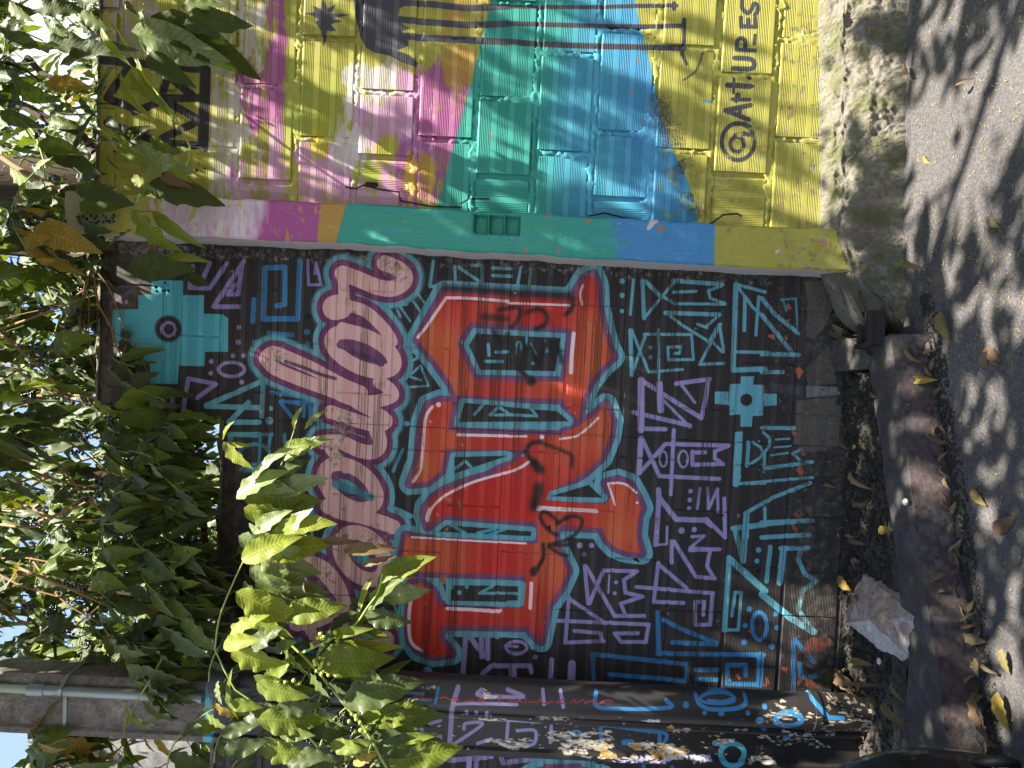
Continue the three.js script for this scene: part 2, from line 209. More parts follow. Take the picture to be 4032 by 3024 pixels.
  L(cE, 34, LA, [1352, 792, 1330, 1100], [1360, 800, 1470, 945], [1450, 792, 1452, 950], [1490, 792, 1490, 960]); p.dot(cE, 1550, 825, 16, LA);
  L(cP, 56, LA, [900, 0, 890, 230], [1100, 150, 1200, 62, 1620, 62, 1640, 130], [1860, 0, 1840, 260]); L(cP, 90, LA, [1430, 90, 1440, 250], [2080, 40, 2070, 280]); p.dot(cP, 1295, 200, 50, '#5f5680', { soft: 4 });
  L(cF, 36, CY, [1522, 40, 1502, 335], [1440, 132, 1640, 108], [1450, 140, 1502, 340], [1412, 320, 1382, 780]); L(cF, 44, CY, [1420, 332, 1640, 530]); L(cF, 22, CY, [1390, 780, 1470, 780, 1490, 542, 1450, 540, 1430, 690], [1640, 0, 1640, 110]); D(cF, CY, [1600, 270, 18], [1590, 340, 17]);
  L(cG, 30, CY, [0, 95, 318, 82], [0, 190, 308, 172], [55, 250, 30, 470], [250, 260, 232, 330, 272, 420, 350, 466, 262, 530, 232, 650, 330, 790], [120, 260, 300, 256]); L(cG, 44, CY, [140, 262, 116, 478], [0, 552, 180, 700, 330, 790]);
  L(cM, 52, BL, [802, 585, 812, 1040], [865, 668, 1050, 762, 1440, 920], [960, 912, 1440, 932], [800, 1032, 1960, 1052], [90, 1042, 1130, 1152, 1112, 1330, 280, 1262], [92, 1050, 112, 1420], [1220, 1212, 1450, 1212], [1220, 1312, 1450, 1320], [1910, 1372, 1560, 1362, 1560, 1162, 1762, 1160, 1760, 1270]); L(cM, 80, BL, [1922, 1052, 1912, 1370]); p.ring(cM, 1910, 735, 80, 150, 46, BL);
  D(cM, BL, [1800, 550, 31], [2085, 605, 28], [1755, 730, 30], [1745, 910, 33], [2105, 755, 30], [2045, 960, 34]);
  L(cG, 32, BL, [200, 845, 200, 1230], [210, 842, 330, 982], [240, 992, 250, 1080, 352, 1076]); D(cG, BL, [95, 765, 17], [62, 885, 18]);
  // left of the pole
  L(cP, 60, LA, [740, 1090, 1200, 1050], [960, 1100, 950, 1300], [1040, 1080, 1040, 1300], [1310, 1070, 1330, 1120, 1700, 1070]); p.fill(cP, [1520, 1172, 1700, 1070, 2300, 1070, 2500, 1300, 1520, 1300], CY); p.fill(cP, [1650, 1190, 1800, 1130, 2250, 1120, 2400, 1300, 1650, 1300], PUR);
  L(cS, 50, BL, [650, 1130, 640, 1300], [960, 1160, 970, 1300]); L(cS, 60, CY, [0, 1130, 260, 1180]);

  // ---- the script word along the top: cyan halo, plum edge, pink body
  const word = [
    [cB, [590, 318, 585, 230, 576, 130], 62], [cB, [578, 128, 680, 165, 800, 214, 900, 228, 972, 192, 984, 140, 930, 92, 855, 62], 92], [cB, [528, 352, 560, 345], 150],
    [cB, [600, 335, 720, 372, 800, 436, 872, 520, 900, 572], 66], [cB, [572, 478, 700, 512, 805, 560], 52],
    [cB, [80, 672, 130, 645, 250, 690, 400, 758, 560, 845, 700, 905], 74], [cB, [75, 690, 140, 752, 300, 820, 500, 892, 640, 950, 780, 965, 900, 930, 880, 880, 820, 838], 74],
    [cB, [500, 1032, 640, 1080, 800, 1122, 862, 1092, 800, 1040, 700, 985, 610, 925], 76], [cB, [452, 1232, 560, 1230, 700, 1288, 790, 1290, 822, 1232, 800, 1150], 84], [cB, [460, 1225, 540, 1330, 600, 1400], 60],
    [cE, [470, -10, 560, 30, 700, 60, 800, 90, 888, 122], 84],
    [cE, [275, 400, 330, 360, 420, 385, 512, 480, 568, 620, 610, 740, 700, 810, 800, 862, 838, 840], 104], [cE, [290, 480, 340, 590, 430, 640, 560, 650], 96], [cE, [270, 745, 400, 720, 470, 690], 80], [cE, [350, 760, 390, 840], 60],
  ], loops = [[cB, 712, 640, 222, 102, 84, 0.42], [cB, 628, 1520, 195, 118, 84, 0.62], [cE, 692, 308, 172, 118, 86, 0.85]];
  for (const [dw, col, s] of [[150, CY, 2.5], [78, '#7a3f66', 1.2], [0, PINK, 0.8]]) {
    for (const [cr, a, w] of word) p.line(cr, a, w + 12 + dw * (cr === cE ? 0.97 : 1), col, { smooth: true, soft: s });
    for (const [cr, x, y, rx, ry, w, t] of loops) { p.ring(cr, x, y, rx, ry, w + 10 + dw, col, t); if (dw) p.ring(cr, x, y, rx * 0.6, ry * 0.5, dw > 100 ? 40 : 60, dw > 100 ? CY : PUR, t); }
  }
  p.line(cB, [205, 702, 330, 745, 430, 785, 530, 815], 22, PUR, { soft: 1 }); p.line(cB, [560, 595, 700, 640, 830, 715], 46, PUR, { soft: 1 }); p.line(cB, [640, 640, 800, 700], 22, '#4d3054', { soft: 3 });
  p.line(cB, [530, 1505, 650, 1545, 760, 1590], 50, '#4c8fa0', { soft: 2 }); p.line(cE, [660, 310, 740, 350], 60, '#4c9fae', { soft: 2 }); p.line(cE, [330, 490, 420, 500, 500, 590], 50, PUR, { soft: 1 });

  // ---- the red blackletter word
  const O = [1750, 1151, 2241, 1178, 2262, 1162, 2276, 1140, 2300, 1100, 2335, 1081, 2350, 1121, 2357, 1211, 2380, 1313, 2398, 1374, 2416, 1404, 2374, 1440, 2325, 1500, 2295, 1567, 2278, 1655, 2229, 1603, 2218, 1572, 1796, 1558, 1778, 1512, 1723, 1434, 1645, 1338];
  const N1 = [1687, 1597, 1663, 1663, 1657, 1723, 1648, 1814, 1615, 1904, 1681, 1898, 1735, 1856, 1747, 1802, 1755, 1768, 2081, 1772, 2067, 1794, 2027, 1819, 1925, 1874, 1817, 1906, 1752, 1931, 1708, 1960, 1678, 1997, 1674, 2026, 1685, 2073, 1723, 2044, 1759, 2031, 1926, 2044, 2117, 2056, 2120, 2140, 2060, 2141, 1962, 2141, 1690, 2127, 1600, 2111, 1585, 2180, 1575, 2247, 1640, 2252, 2062, 2266, 2072, 2285, 2062, 2395, 1765, 2395, 1722, 2377, 1704, 2327, 1660, 2296, 1617, 2302, 1617, 2346, 1608, 2463, 1617, 2525, 1648, 2562, 1710, 2583, 1778, 2574, 1728, 2512, 1741, 2462, 2086, 2469, 2093, 2488, 2130, 2525, 2139, 2481, 2160, 2383, 2204, 2321, 2236, 2247, 2197, 2167, 2179, 2098, 2204, 2070, 2370, 2080, 2389, 2123, 2420, 2154, 2469, 2173, 2525, 2179, 2506, 2111, 2512, 2037, 2527, 2000, 2512, 1964, 2482, 1910, 2434, 1892, 2386, 1904, 2408, 1950, 2386, 1986, 2150, 1969, 2163, 1937, 2241, 1898, 2301, 1862, 2368, 1802, 2401, 1723, 2410, 1657, 2386, 1594, 2338, 1639, 2271, 1681, 2200, 1716, 2000, 1711, 1830, 1706, 1763, 1693, 1784, 1585, 1735, 1579];
  for (const [w, col, s] of [[92, CY, 1.6], [44, PUR, 0.8]]) for (const a of [O, N1]) p.line(cX, a, w, col, { closed: true, smooth: false, soft: s });
  // black inside the enclosed gaps, with the cyan edge left standing
  for (const a of [[1828, 1588, 2195, 1620, 2240, 1660, 1808, 1662], [1790, 1800, 2000, 1795, 1790, 1865], [1725, 2094, 1760, 2068, 2092, 2094, 2090, 2112], [2168, 1955, 2318, 1910, 2372, 1960], [1775, 2305, 2052, 2308, 2046, 2372, 1775, 2366]]) { p.line(cX, a, 40, CY, { closed: true, smooth: false }); p.fill(cX, a, BLACK); }
  for (const a of [O, N1]) p.fill(cX, a, RED, { soft: 0.7 });
  { // orange fades of the spray, kept inside the letters
    c.save(); for (const a of [O, N1]) { p.path(p.pts(cX, a), true, false); } c.beginPath(); for (const a of [O, N1]) { p.pts(cX, a).forEach((q, i) => i ? c.lineTo(...q) : c.moveTo(...q)); c.closePath(); } c.clip();
    for (const [x, y, r, al] of [[1720, 1340, 110, 0.9], [1780, 1500, 90, 0.9], [2350, 1300, 90, 0.9], [2330, 1450, 100, 0.8], [1990, 1190, 130, 0.45], [2150, 1530, 120, 0.5], [1670, 1850, 90, 0.9], [1770, 1720, 90, 0.7], [2370, 1700, 110, 0.8], [2220, 1760, 110, 0.5], [2440, 2100, 110, 0.85], [2450, 1940, 80, 0.7], [1640, 2190, 120, 0.9], [1800, 2200, 90, 0.5], [2150, 2130, 80, 0.8], [2190, 2260, 90, 0.8], [2120, 2420, 60, 0.3], [1690, 2440, 60, 0.25]]) p.dot(cX, x, y, r, ORG, { soft: 26, alpha: al });
    for (const [x, y, r] of [[2060, 1230, 80], [1880, 1880, 70], [2000, 2000, 120], [1820, 2000, 90], [1950, 2200, 80], [1700, 2420, 50]]) p.dot(cX, x, y, r, '#c92419', { soft: 24, alpha: 0.8 });
    c.restore();
  }
  const oh = [1823, 1356, 1862, 1292, 2232, 1313, 2205, 1482, 1880, 1476]; p.line(cX, oh, 44, PUR, { closed: true, smooth: false, soft: 0.8 }); p.fill(cX, oh, CY, { soft: 0.8 });
  p.fill(cX, [1846, 1360, 1876, 1314, 2208, 1332, 2186, 1462, 1892, 1456], BLACK, { soft: 1 });
  L(cB, 22, '#5aa9b8', [1530, 592, 1536, 662], [1580, 642, 1655, 640], [1512, 702, 1620, 704]); L(cC, 16, '#5aa9b8', [150, 590, 182, 652], [120, 530, 125, 600]); p.ring(cC, 70, 622, 18, 48, 14, '#5aa9b8'); D(cC, '#5aa9b8', [250, 572, 14], [250, 630, 17], [165, 715, 12]);
  L(cB, 20, CY, [1440, 1050, 1500, 982], [1540, 1052, 1600, 1000, 1659, 1040], [1540, 1052, 1680, 1052]); L(cC, 20, CY, [0, 1050, 190, 1060, 150, 1010]);
  L(cL, 34, CY, [535, 402, 640, 320, 705, 382]); L(cL, 36, '#4da0b0', [485, 1015, 640, 1105], [770, 1108, 960, 1062], [900, 1128, 1070, 1062]);
  L(cE, 20, CY, [1440, 545, 1520, 500], [1450, 545, 1600, 545]); D(cE, CY, [1255, 502, 20], [1357, 505, 13], [1310, 540, 16]); L(cF, 18, CY, [0, 492, 75, 492, 72, 600, 0, 600], [0, 545, 60, 548]);
  // highlights
  const Hh = (cr, w, ...l) => l.forEach((a) => p.line(cr, a, w, HI, { smooth: true, soft: 0.6 }));
  Hh(cB, 20, [1070, 545, 1130, 470, 1255, 288], [1255, 287, 1400, 290, 1659, 310], [1165, 1000, 1122, 1070, 1105, 1250, 1090, 1400, 1042, 1488], [1330, 1182, 1500, 1186, 1659, 1190]);
  Hh(cC, 15, [0, 322, 410, 336], [0, 1192, 120, 1192], [340, 1210, 450, 1190, 530, 1130, 590, 1072], [490, 205, 472, 262, 485, 330], [655, 1502, 700, 1640], [655, 1500, 760, 1502, 840, 1560]); Hh(cC, 26, [430, 520, 418, 650, 412, 775]);
  Hh(cL, 32, [1340, 325, 1180, 420, 750, 542, 430, 692, 280, 832, 232, 970], [1440, 822, 1700, 840, 2080, 870]); Hh(cL, 24, [60, 1148, 600, 1182, 1300, 1218]); Hh(cE, 24, [1005, 560, 988, 700, 1000, 850, 1068, 912], [1235, 642, 1400, 650, 1560, 662], [1120, 10, 1105, 60, 1108, 80]); Hh(cF, 24, [150, 482, 142, 640], [190, 8, 400, 12, 560, 20]);
  D(cB, HI, [1205, 985, 17]); D(cC, HI, [222, 1197, 15], [843, 1625, 9]); D(cE, HI, [1495, 655, 13], [1573, 655, 11]);
  // ---- black spray scrawls
  const K = (cr, w, s, ...l) => l.forEach((a) => p.line(cr, a, w, TAGB, { smooth: true, soft: s, alpha: 0.95 }));
  K(cL, 32, 2.5, [1660, 1000, 1570, 905, 1492, 872, 1456, 920, 1500, 1020, 1600, 1110, 1655, 1128], [1640, 1012, 1740, 940, 1860, 922, 1912, 980, 1860, 1100, 1740, 1180, 1560, 1230], [1560, 1240, 1740, 1235, 1800, 1215], [1550, 1250, 1650, 1322, 1750, 1352]);
  K(cL, 36, 2, [1490, 1225, 1492, 1370, 1430, 1482, 1382, 1560]); K(cL, 70, 3, [1385, 1530, 1400, 1500]); K(cL, 26, 3, [1800, 380, 1800, 260, 1650, 190, 1450, 112]); K(cL, 40, 3, [1450, 112, 1350, 132, 1302, 220, 1340, 290, 1400, 340]); K(cL, 90, 4, [1400, 350, 1460, 420]); K(cL, 95, 6, [1440, 600, 1430, 680, 1390, 820]); p.dot(cL, 1740, 942, 30, TAGB, { soft: 2 });
  K(cC, 24, 3, [-60, 365, 60, 350, 80, 380, 55, 450, 20, 480], [120, 385, 200, 360, 255, 400, 245, 460, 180, 492], [425, 290, 415, 360, 372, 398], [30, 700, 100, 782, 160, 820], [300, 560, 340, 650, 352, 710], [30, 560, 60, 680, 140, 600, 200, 720, 260, 560, 300, 700]); K(cC, 40, 8, [0, 262, 200, 262, 420, 280]); K(cB, 30, 6, [1490, 410, 1659, 425], [1240, 220, 1659, 245]); K(cB, 26, 4, [1560, 500, 1620, 580, 1659, 520]);
  p.dot(cC, 150, 830, 30, TAGB, { soft: 3 });
  // ---- wear: unpainted grooves, chips down to the clay and plaster, old plaster at top and foot
  for (let k = -9; k < 9; k++) for (let g = 0; g < 3; g++) for (let r = 0; r < 7; r++) {
    const y = JOINT + k * COURSE + 0.030 + g * 0.0625 + r * 0.0062, q = p.m(0, y)[1];
    for (let i = 0; i < 16; i++) { const x = R() * W, l = 20 + R() * 260, patch = fbm(x / 260, k * 3.1 + g, 2, 2); if (patch < 0.5) continue; c.globalAlpha = clamp((patch - 0.47) * 3.2, 0, 0.6); c.fillStyle = R() < 0.6 ? '#2a2018' : '#4a3626'; c.fillRect(x, q - 0.7, l, 1.5); }
  }
  c.globalAlpha = 1;
  p.mottle(R, 2600, 0.6, 2.6, ['#d8d2c4', '#e8e4da', '#b8b0a0'], 0.5);
  p.mottle(R, 260, 0.8, 3.6, ['#9c5a3c', '#8c5236', '#b0745a'], 0.7); p.mottle(R, 260, 1, 6, ['#ddd6c6', '#cbbfa8'], 0.7); p.mottle(R, 500, 2, 14, ['#3a2c20', '#55402c'], 0.3);
  const chips = (cr, list, col) => list.forEach(([x, y, r]) => { const q = p.px(cr, x, y); p.flake(q[0], q[1], r * cr.s * p.k, col, R); });
  chips(cD, [[65, 540, 26], [158, 548, 16], [240, 780, 40], [250, 760, 28], [175, 345, 32], [168, 440, 20], [250, 1410, 30], [270, 1305, 14]], '#b0603f'); chips(cN, [[700, 985, 46], [735, 790, 32], [625, 570, 34], [655, 1460, 36], [640, 1600, 44]], '#ab5c3c'); chips(cG, [[225, 50, 26], [215, 140, 24], [350, 870, 80], [300, 890, 60], [400, 850, 50], [150, 1030, 26], [30, 1120, 24], [310, 1120, 50], [240, 1110, 30]], '#8a4a33'); chips(cL, [[105, 905, 26], [440, 1060, 26], [60, 1500, 70], [400, 1600, 50], [1665, 1040, 22], [455, 740, 40], [580, 790, 36]], '#a9683a'); chips(cE, [[640, 760, 60], [790, 790, 40], [700, 750, 30], [1095, 610, 18], [960, 400, 60], [1205, 460, 26]], '#a8623c'); chips(cM, [[1680, 1290, 40], [1805, 795, 26], [2180, 1200, 44], [1990, 1330, 40], [915, 605, 24]], '#a05a36');
  for (const [cr, x, y, r] of [[cB, 350, 412, 24], [cF, 265, 126, 14], [cF, 820, 332, 15], [cF, 1020, 100, 15], [cF, 1365, 48, 13], [cF, 1595, 405, 15], [cF, 990, 676, 17], [cF, 790, 770, 12], [cD, 425, 1338, 12], [cL, 1557, 1045, 22]]) { const q = p.px(cr, x, y); p.flake(q[0], q[1], r * cr.s * p.k * 1.2, '#0b0908', R); }
  // weathered plaster: top of the wall and patched foot
  strip(-2.4, -0.4, 1.14, 1.0, 900, ['#4d4436', '#3d362c', '#5d5a4a'], 0.45);
  strip(0.30, 0.345, 1.55, -1.0, 700, ['#8d8880', '#a8a298', '#6c6862'], 0.55, 5);
  strip(-2.4, 0.4, -1.38, -1.14, 2600, ['#5d564a', '#6f685a', '#4a433a', '#3a342c', '#7d7466'], 0.5, 12);
  const patch = (cr, a, col) => { p.fill(cr, a, col, { soft: 1.5 }); }; patch(cD, [280, 180, 480, 170, 500, 260, 420, 470, 340, 560, 290, 540, 300, 330], '#5d564c'); patch(cD, [290, 740, 440, 600, 480, 850, 300, 860], '#565046'); patch(cD, [230, 960, 420, 940, 520, 1000, 500, 1260, 300, 1300, 210, 1240, 225, 1100], '#5c564b'); patch(cD, [290, 860, 490, 870, 520, 920, 290, 940], '#75736f'); patch(cD, [50, 850, 270, 860, 280, 930, 60, 900], '#3f3d40');
  p.mottle(R, 2200, 1, 6, ['#8a816c', '#4c4438', '#38312a', '#2a2622', '#6a6252'], 0.45, ...p.m(-0.6, -0.98), ...p.m(0.3, -1.28));
  p.mottle(R, 1500, 0.5, 1.5, ['#cfcac0', '#e8e4dc'], 0.6, ...p.m(-0.1, 1.2), ...p.m(0.34, -0.4));
  // pink letters gone mossy and cracked
  for (const [x, y, r] of [[1340, 1660, 60], [1560, 1060, 50], [1350, 1700, 40], [1330, 1790, 50], [1480, 2120, 60], [1360, 2120, 50], [1290, 2260, 60], [1380, 2460, 60], [1100, 1410, 50]]) { const q = p.px(cX, x, y); for (let i = 0; i < 60; i++) { const a = R() * 6.28, d = R() * r * p.k; p.flake(q[0] + Math.cos(a) * d, q[1] + Math.sin(a) * d, 1.5 + R() * 5, ['#8f8f66', '#a9a184', '#6a5f48', '#b7a48c'][Math.floor(R() * 4)], R, 0.45); } }
}

// ---- the yellow wall
const YZ = 0.13, PZ = 0.21;
const yellow = new Paint(0.3, 2.5, -1.4, 2.0, 600, YZ);
function paintPatches(p, cr, list, R, spread = 1) { for (const [x0, y0, x1, y1, col, n, al] of list) for (let i = 0; i < n; i++) { const q = p.px(cr, mix(x0, x1, R()), mix(y0, y1, R())), w = (4 + R() * R() * 24) * spread; p.c.save(); p.c.translate(q[0], q[1]); p.c.rotate((R() - 0.5) * 0.5); p.c.scale(1.9, 0.6); p.flake(0, 0, w, col, R, al * (0.35 + 0.65 * R())); p.c.restore(); } }
{
  const p = yellow, c = p.c, R = rng(23);
  c.fillStyle = '#a29d44'; c.fillRect(0, 0, p.cv.width, p.cv.height);
  p.mottle(R, 900, 6, 46, ['#99953c', '#b0ab56', '#9a9244', '#a8a446', '#b8b474'], 0.4);
  const G = '#989e3a', WH = '#c4bdb8', MG = '#a05c88', PK = '#bd92ab', OR = '#b08a40';
  const U = 0.9;
  paintPatches(p, cX, [[300, -900, 1400, 800, G, 900, U], [860, -900, 1090, 760, WH, 380, U], [500, 0, 900, 700, '#b9b76c', 160, 0.5], [370, -300, 620, 235, '#a3949c', 190, U], [820, 230, 960, 770, '#b8b2a4', 170, 0.8], [560, 235, 830, 640, '#a8a43c', 90, 0.7], [930, 280, 1090, 480, MG, 90, U], [1060, -200, 1120, 500, MG, 160, U], [1060, 480, 1120, 760, PK, 80, U], [900, 640, 1100, 780, PK, 120, 0.8], [960, 560, 1050, 780, '#8f8a3a', 60, 0.6],
    [1360, 260, 1560, 460, WH, 160, U], [1560, 300, 1700, 640, PK, 240, U], [1400, 420, 1640, 800, PK, 420, U], [1180, 560, 1420, 790, PK, 260, U], [1300, 500, 1460, 640, WH, 90, 0.8], [1640, 280, 1850, 560, MG, 280, 0.85], [1560, 560, 1780, 780, MG, 160, 0.75], [1390, 640, 1500, 700, G, 40, 0.8], [1600, 640, 1700, 760, '#b4923a', 70, 0.8], [1120, 300, 1330, 520, G, 240, U], [1750, -900, 1960, 260, OR, 260, 0.9], [1760, 200, 1860, 330, OR, 60, 0.8], [1480, 560, 1560, 620, '#a9a432', 40, 0.8], [1230, 520, 1290, 620, '#b4a82e', 30, 0.8]], R);
  // the broad teal to blue stroke
  const band = [1935, -500, 1935, 0, 1900, 150, 1850, 350, 1780, 600, 1715, 830, 1700, 900, 2740, 900, 2740, 830, 2700, 700, 2650, 600, 2600, 450, 2560, 250, 2520, 100, 2500, 0, 2500, -500];
  p.fill(cX, band, '#349684', { soft: 2 });
  c.save(); c.beginPath(); p.pts(cX, band).forEach((q, i) => i ? c.lineTo(...q) : c.moveTo(...q)); c.clip();
  p.fill(cX, [2230, -500, 2250, 100, 2180, 300, 2160, 600, 2200, 900, 2800, 900, 2800, -500], '#4596ae', { soft: 30, alpha: 0.95 }); p.fill(cX, [2440, -500, 2440, 200, 2440, 500, 2500, 900, 2800, 900, 2800, -500], '#4289b0', { soft: 24, alpha: 0.8 });
  p.mottle(R, 500, 4, 22, ['#2f8a7a', '#3ea392', '#3d96a4', '#4290b8'], 0.3); c.restore();
  // grains of black overspray along the edge of the blue
  for (let i = 0; i < 5200; i++) { const t = R(), e = [mix(2585, 2745, t), mix(380, 850, t)], d = (R() + R() + R() - 1.5) * 46, q = p.px(cX, e[0] + d, e[1] + (R() - 0.5) * 40); if (fbm(q[0] / 30, q[1] / 60, 1, 2) < 0.42) continue; c.fillStyle = '#3b3a38'; c.globalAlpha = 0.55; c.fillRect(q[0], q[1], 1 + R() * 1.6, 1 + R() * 1.2); } c.globalAlpha = 1;
  // black painted bird: body, legs, splash, bracket
  const DK = '#4a494f';
  p.fill(cI, [655, -400, 655, 20, 665, 110, 690, 230, 730, 310, 790, 345, 880, 362, 960, 405, 1062, 442, 1072, 412, 1015, 360, 935, 330, 1010, 300, 1000, 230, 960, 205, 1020, 190, 940, 140, 950, 60, 1010, 20, 1010, -400], DK, { soft: 0.8 });
  p.line(cI, [950, 20, 1150, 25, 1400, 50, 1659, 40], 40, DK); p.line(cJ, [0, 40, 500, 45, 900, 35, 1100, 40], 26, '#3c3b40');
  p.line(cI, [955, 128, 1100, 140, 1400, 160, 1659, 152], 42, DK); p.line(cJ, [0, 150, 300, 160, 700, 170, 1150, 172], 30, '#3c3b40');
  p.line(cI, [1000, 238, 1200, 250, 1450, 262, 1659, 272], 44, DK); p.line(cJ, [0, 268, 200, 285, 600, 300, 1150, 312], 36, '#3c3b40');
  p.line(cJ, [1150, 130, 1150, 240], 26, '#3c3b40'); p.line(cJ, [1150, 260, 1140, 350, 1168, 415], 24, '#3c3b40', { smooth: false }); p.line(cJ, [1085, 25, 1085, 60], 26, '#3c3b40'); p.line(cJ, [1275, 345, 1230, 460, 1150, 520], 14, '#5a5640', { smooth: true });
  p.fill(cI, [320, 90, 400, 80, 390, 40, 440, 60, 450, -20, 480, 60, 540, 30, 500, 90, 640, 96, 520, 122, 582, 142, 500, 160, 520, 180, 540, 206, 480, 202, 453, 305, 440, 202, 400, 150, 430, 130, 370, 100], DK);
  const fr = (w, ...l) => l.forEach((a) => p.line(cH, a, w, '#3b3a3a', { smooth: false }));
  fr(70, [1342, 462, 1325, 960]); fr(52, [640, 392, 1350, 455], [1040, 930, 1335, 955], [1050, 640, 1300, 640]); fr(50, [1105, 505, 1055, 620], [1110, 505, 1260, 625], [1070, 650, 1310, 790], [1300, 790, 1060, 900], [880, 730, 1060, 660], [700, 640, 900, 720], [860, 400, 700, 640], [700, 800, 1040, 930]);
  // the writing
  const T = '#3a3a3e', S = (cr, w, ...l) => l.forEach((a) => p.line(cr, a, w, T, { smooth: a.length > 6 }));
  S(cQ, 46, [1722, 10, 1724, 90, 1780, 140, 1825, 100, 1850, 40, 1890, 60, 1888, 120, 1860, 160]); S(cQ, 46, [1708, 190, 1712, 290], [1715, 285, 1870, 292], [1862, 200, 1866, 290], [1790, 215, 1790, 280]);
  S(cQ, 44, [1660, 540, 1860, 552], [1662, 535, 1666, 450, 1712, 415, 1756, 450, 1752, 535]); S(cQ, 36, [1862, 385, 1852, 480]); S(cQ, 52, [1640, 632, 1790, 640, 1845, 670, 1845, 730, 1790, 752, 1622, 745]); p.dot(cQ, 1800, 850, 26, T, { ry: 30 });
  S(cQ, 58, [1558, 930, 1800, 945]); S(cQ, 30, [1800, 945, 1835, 945], [1627, 850, 1622, 1015]); S(cQ, 42, [1612, 1085, 1795, 1090]); p.dot(cQ, 1670, 1045, 34, T); S(cQ, 40, [1650, 1105, 1655, 1050]); S(cQ, 52, [1535, 1205, 1805, 1150], [1535, 1205, 1790, 1305]); S(cQ, 38, [1700, 1165, 1690, 1265]);
  p.ring(cR, 570, 715, 178, 200, 46, T); p.ring(cR, 558, 742, 74, 82, 44, T); S(cR, 46, [540, 640, 640, 625, 685, 640], [530, 520, 640, 520, 700, 560]);
  S(cQ, 50, [1730, -200, 1870, -190], [1720, -330, 1860, -330]);
  p.line(cR, [205, 270, 295, 285], 22, '#3a86b8'); p.line(cR, [265, 1125, 325, 1118], 10, '#2b8c84');
  // unpainted grooves, chips, grey foot
  for (const [x, y, r] of [[2493, 358, 12], [2529, 478, 9], [2512, 235, 8], [2230, 500, 6], [1930, 530, 8]]) { const q = p.px(cX, x, y); p.flake(q[0], q[1], r * p.k, '#b86a4a', R); }
  p.mottle(R, 160, 0.8, 2.6, ['#b88060', '#d8d3c6', '#5d563a'], 0.6); p.mottle(R, 1400, 3, 16, ['#ffffff', '#d8d4b8', '#6d6a4a'], 0.07);
  for (let i = 0; i < 900; i++) { const x = mix(0.3, 2.5, R()), y = -1.28 + R() ** 1.8 * 0.34, q = p.m(x, y); p.flake(q[0], q[1], 2 + R() * 9, ['#8d8468', '#a59c82', '#7a7252', '#9d6a4a', '#6a6248'][Math.floor(R() * 5)], R, 0.6); }
  for (let i = 0; i < 260; i++) { const q = p.px(cX, mix(2600, 3180, R()), mix(500, 860, R())); p.flake(q[0], q[1], 2 + R() * 8, ['#9c9440', '#857a3c', '#a9a052'][Math.floor(R() * 3)], R, 0.5); }
  // cracks beside the pilaster
  for (const a of [[1360, 735, 1400, 742, 1430, 728, 1500, 745, 1570, 755, 1575, 785], [1575, 790, 1700, 812, 1815, 815], [1815, 800, 1850, 782, 1925, 782], [2320, 850, 2380, 838, 2450, 855, 2520, 866], [2790, 888, 2850, 845, 2905, 840, 2920, 850]]) p.line(cX, a, 6, '#14110f', { smooth: false });
  p.line(cX, [1445, 724, 1480, 726], 18, '#1d1814', { smooth: false });
}
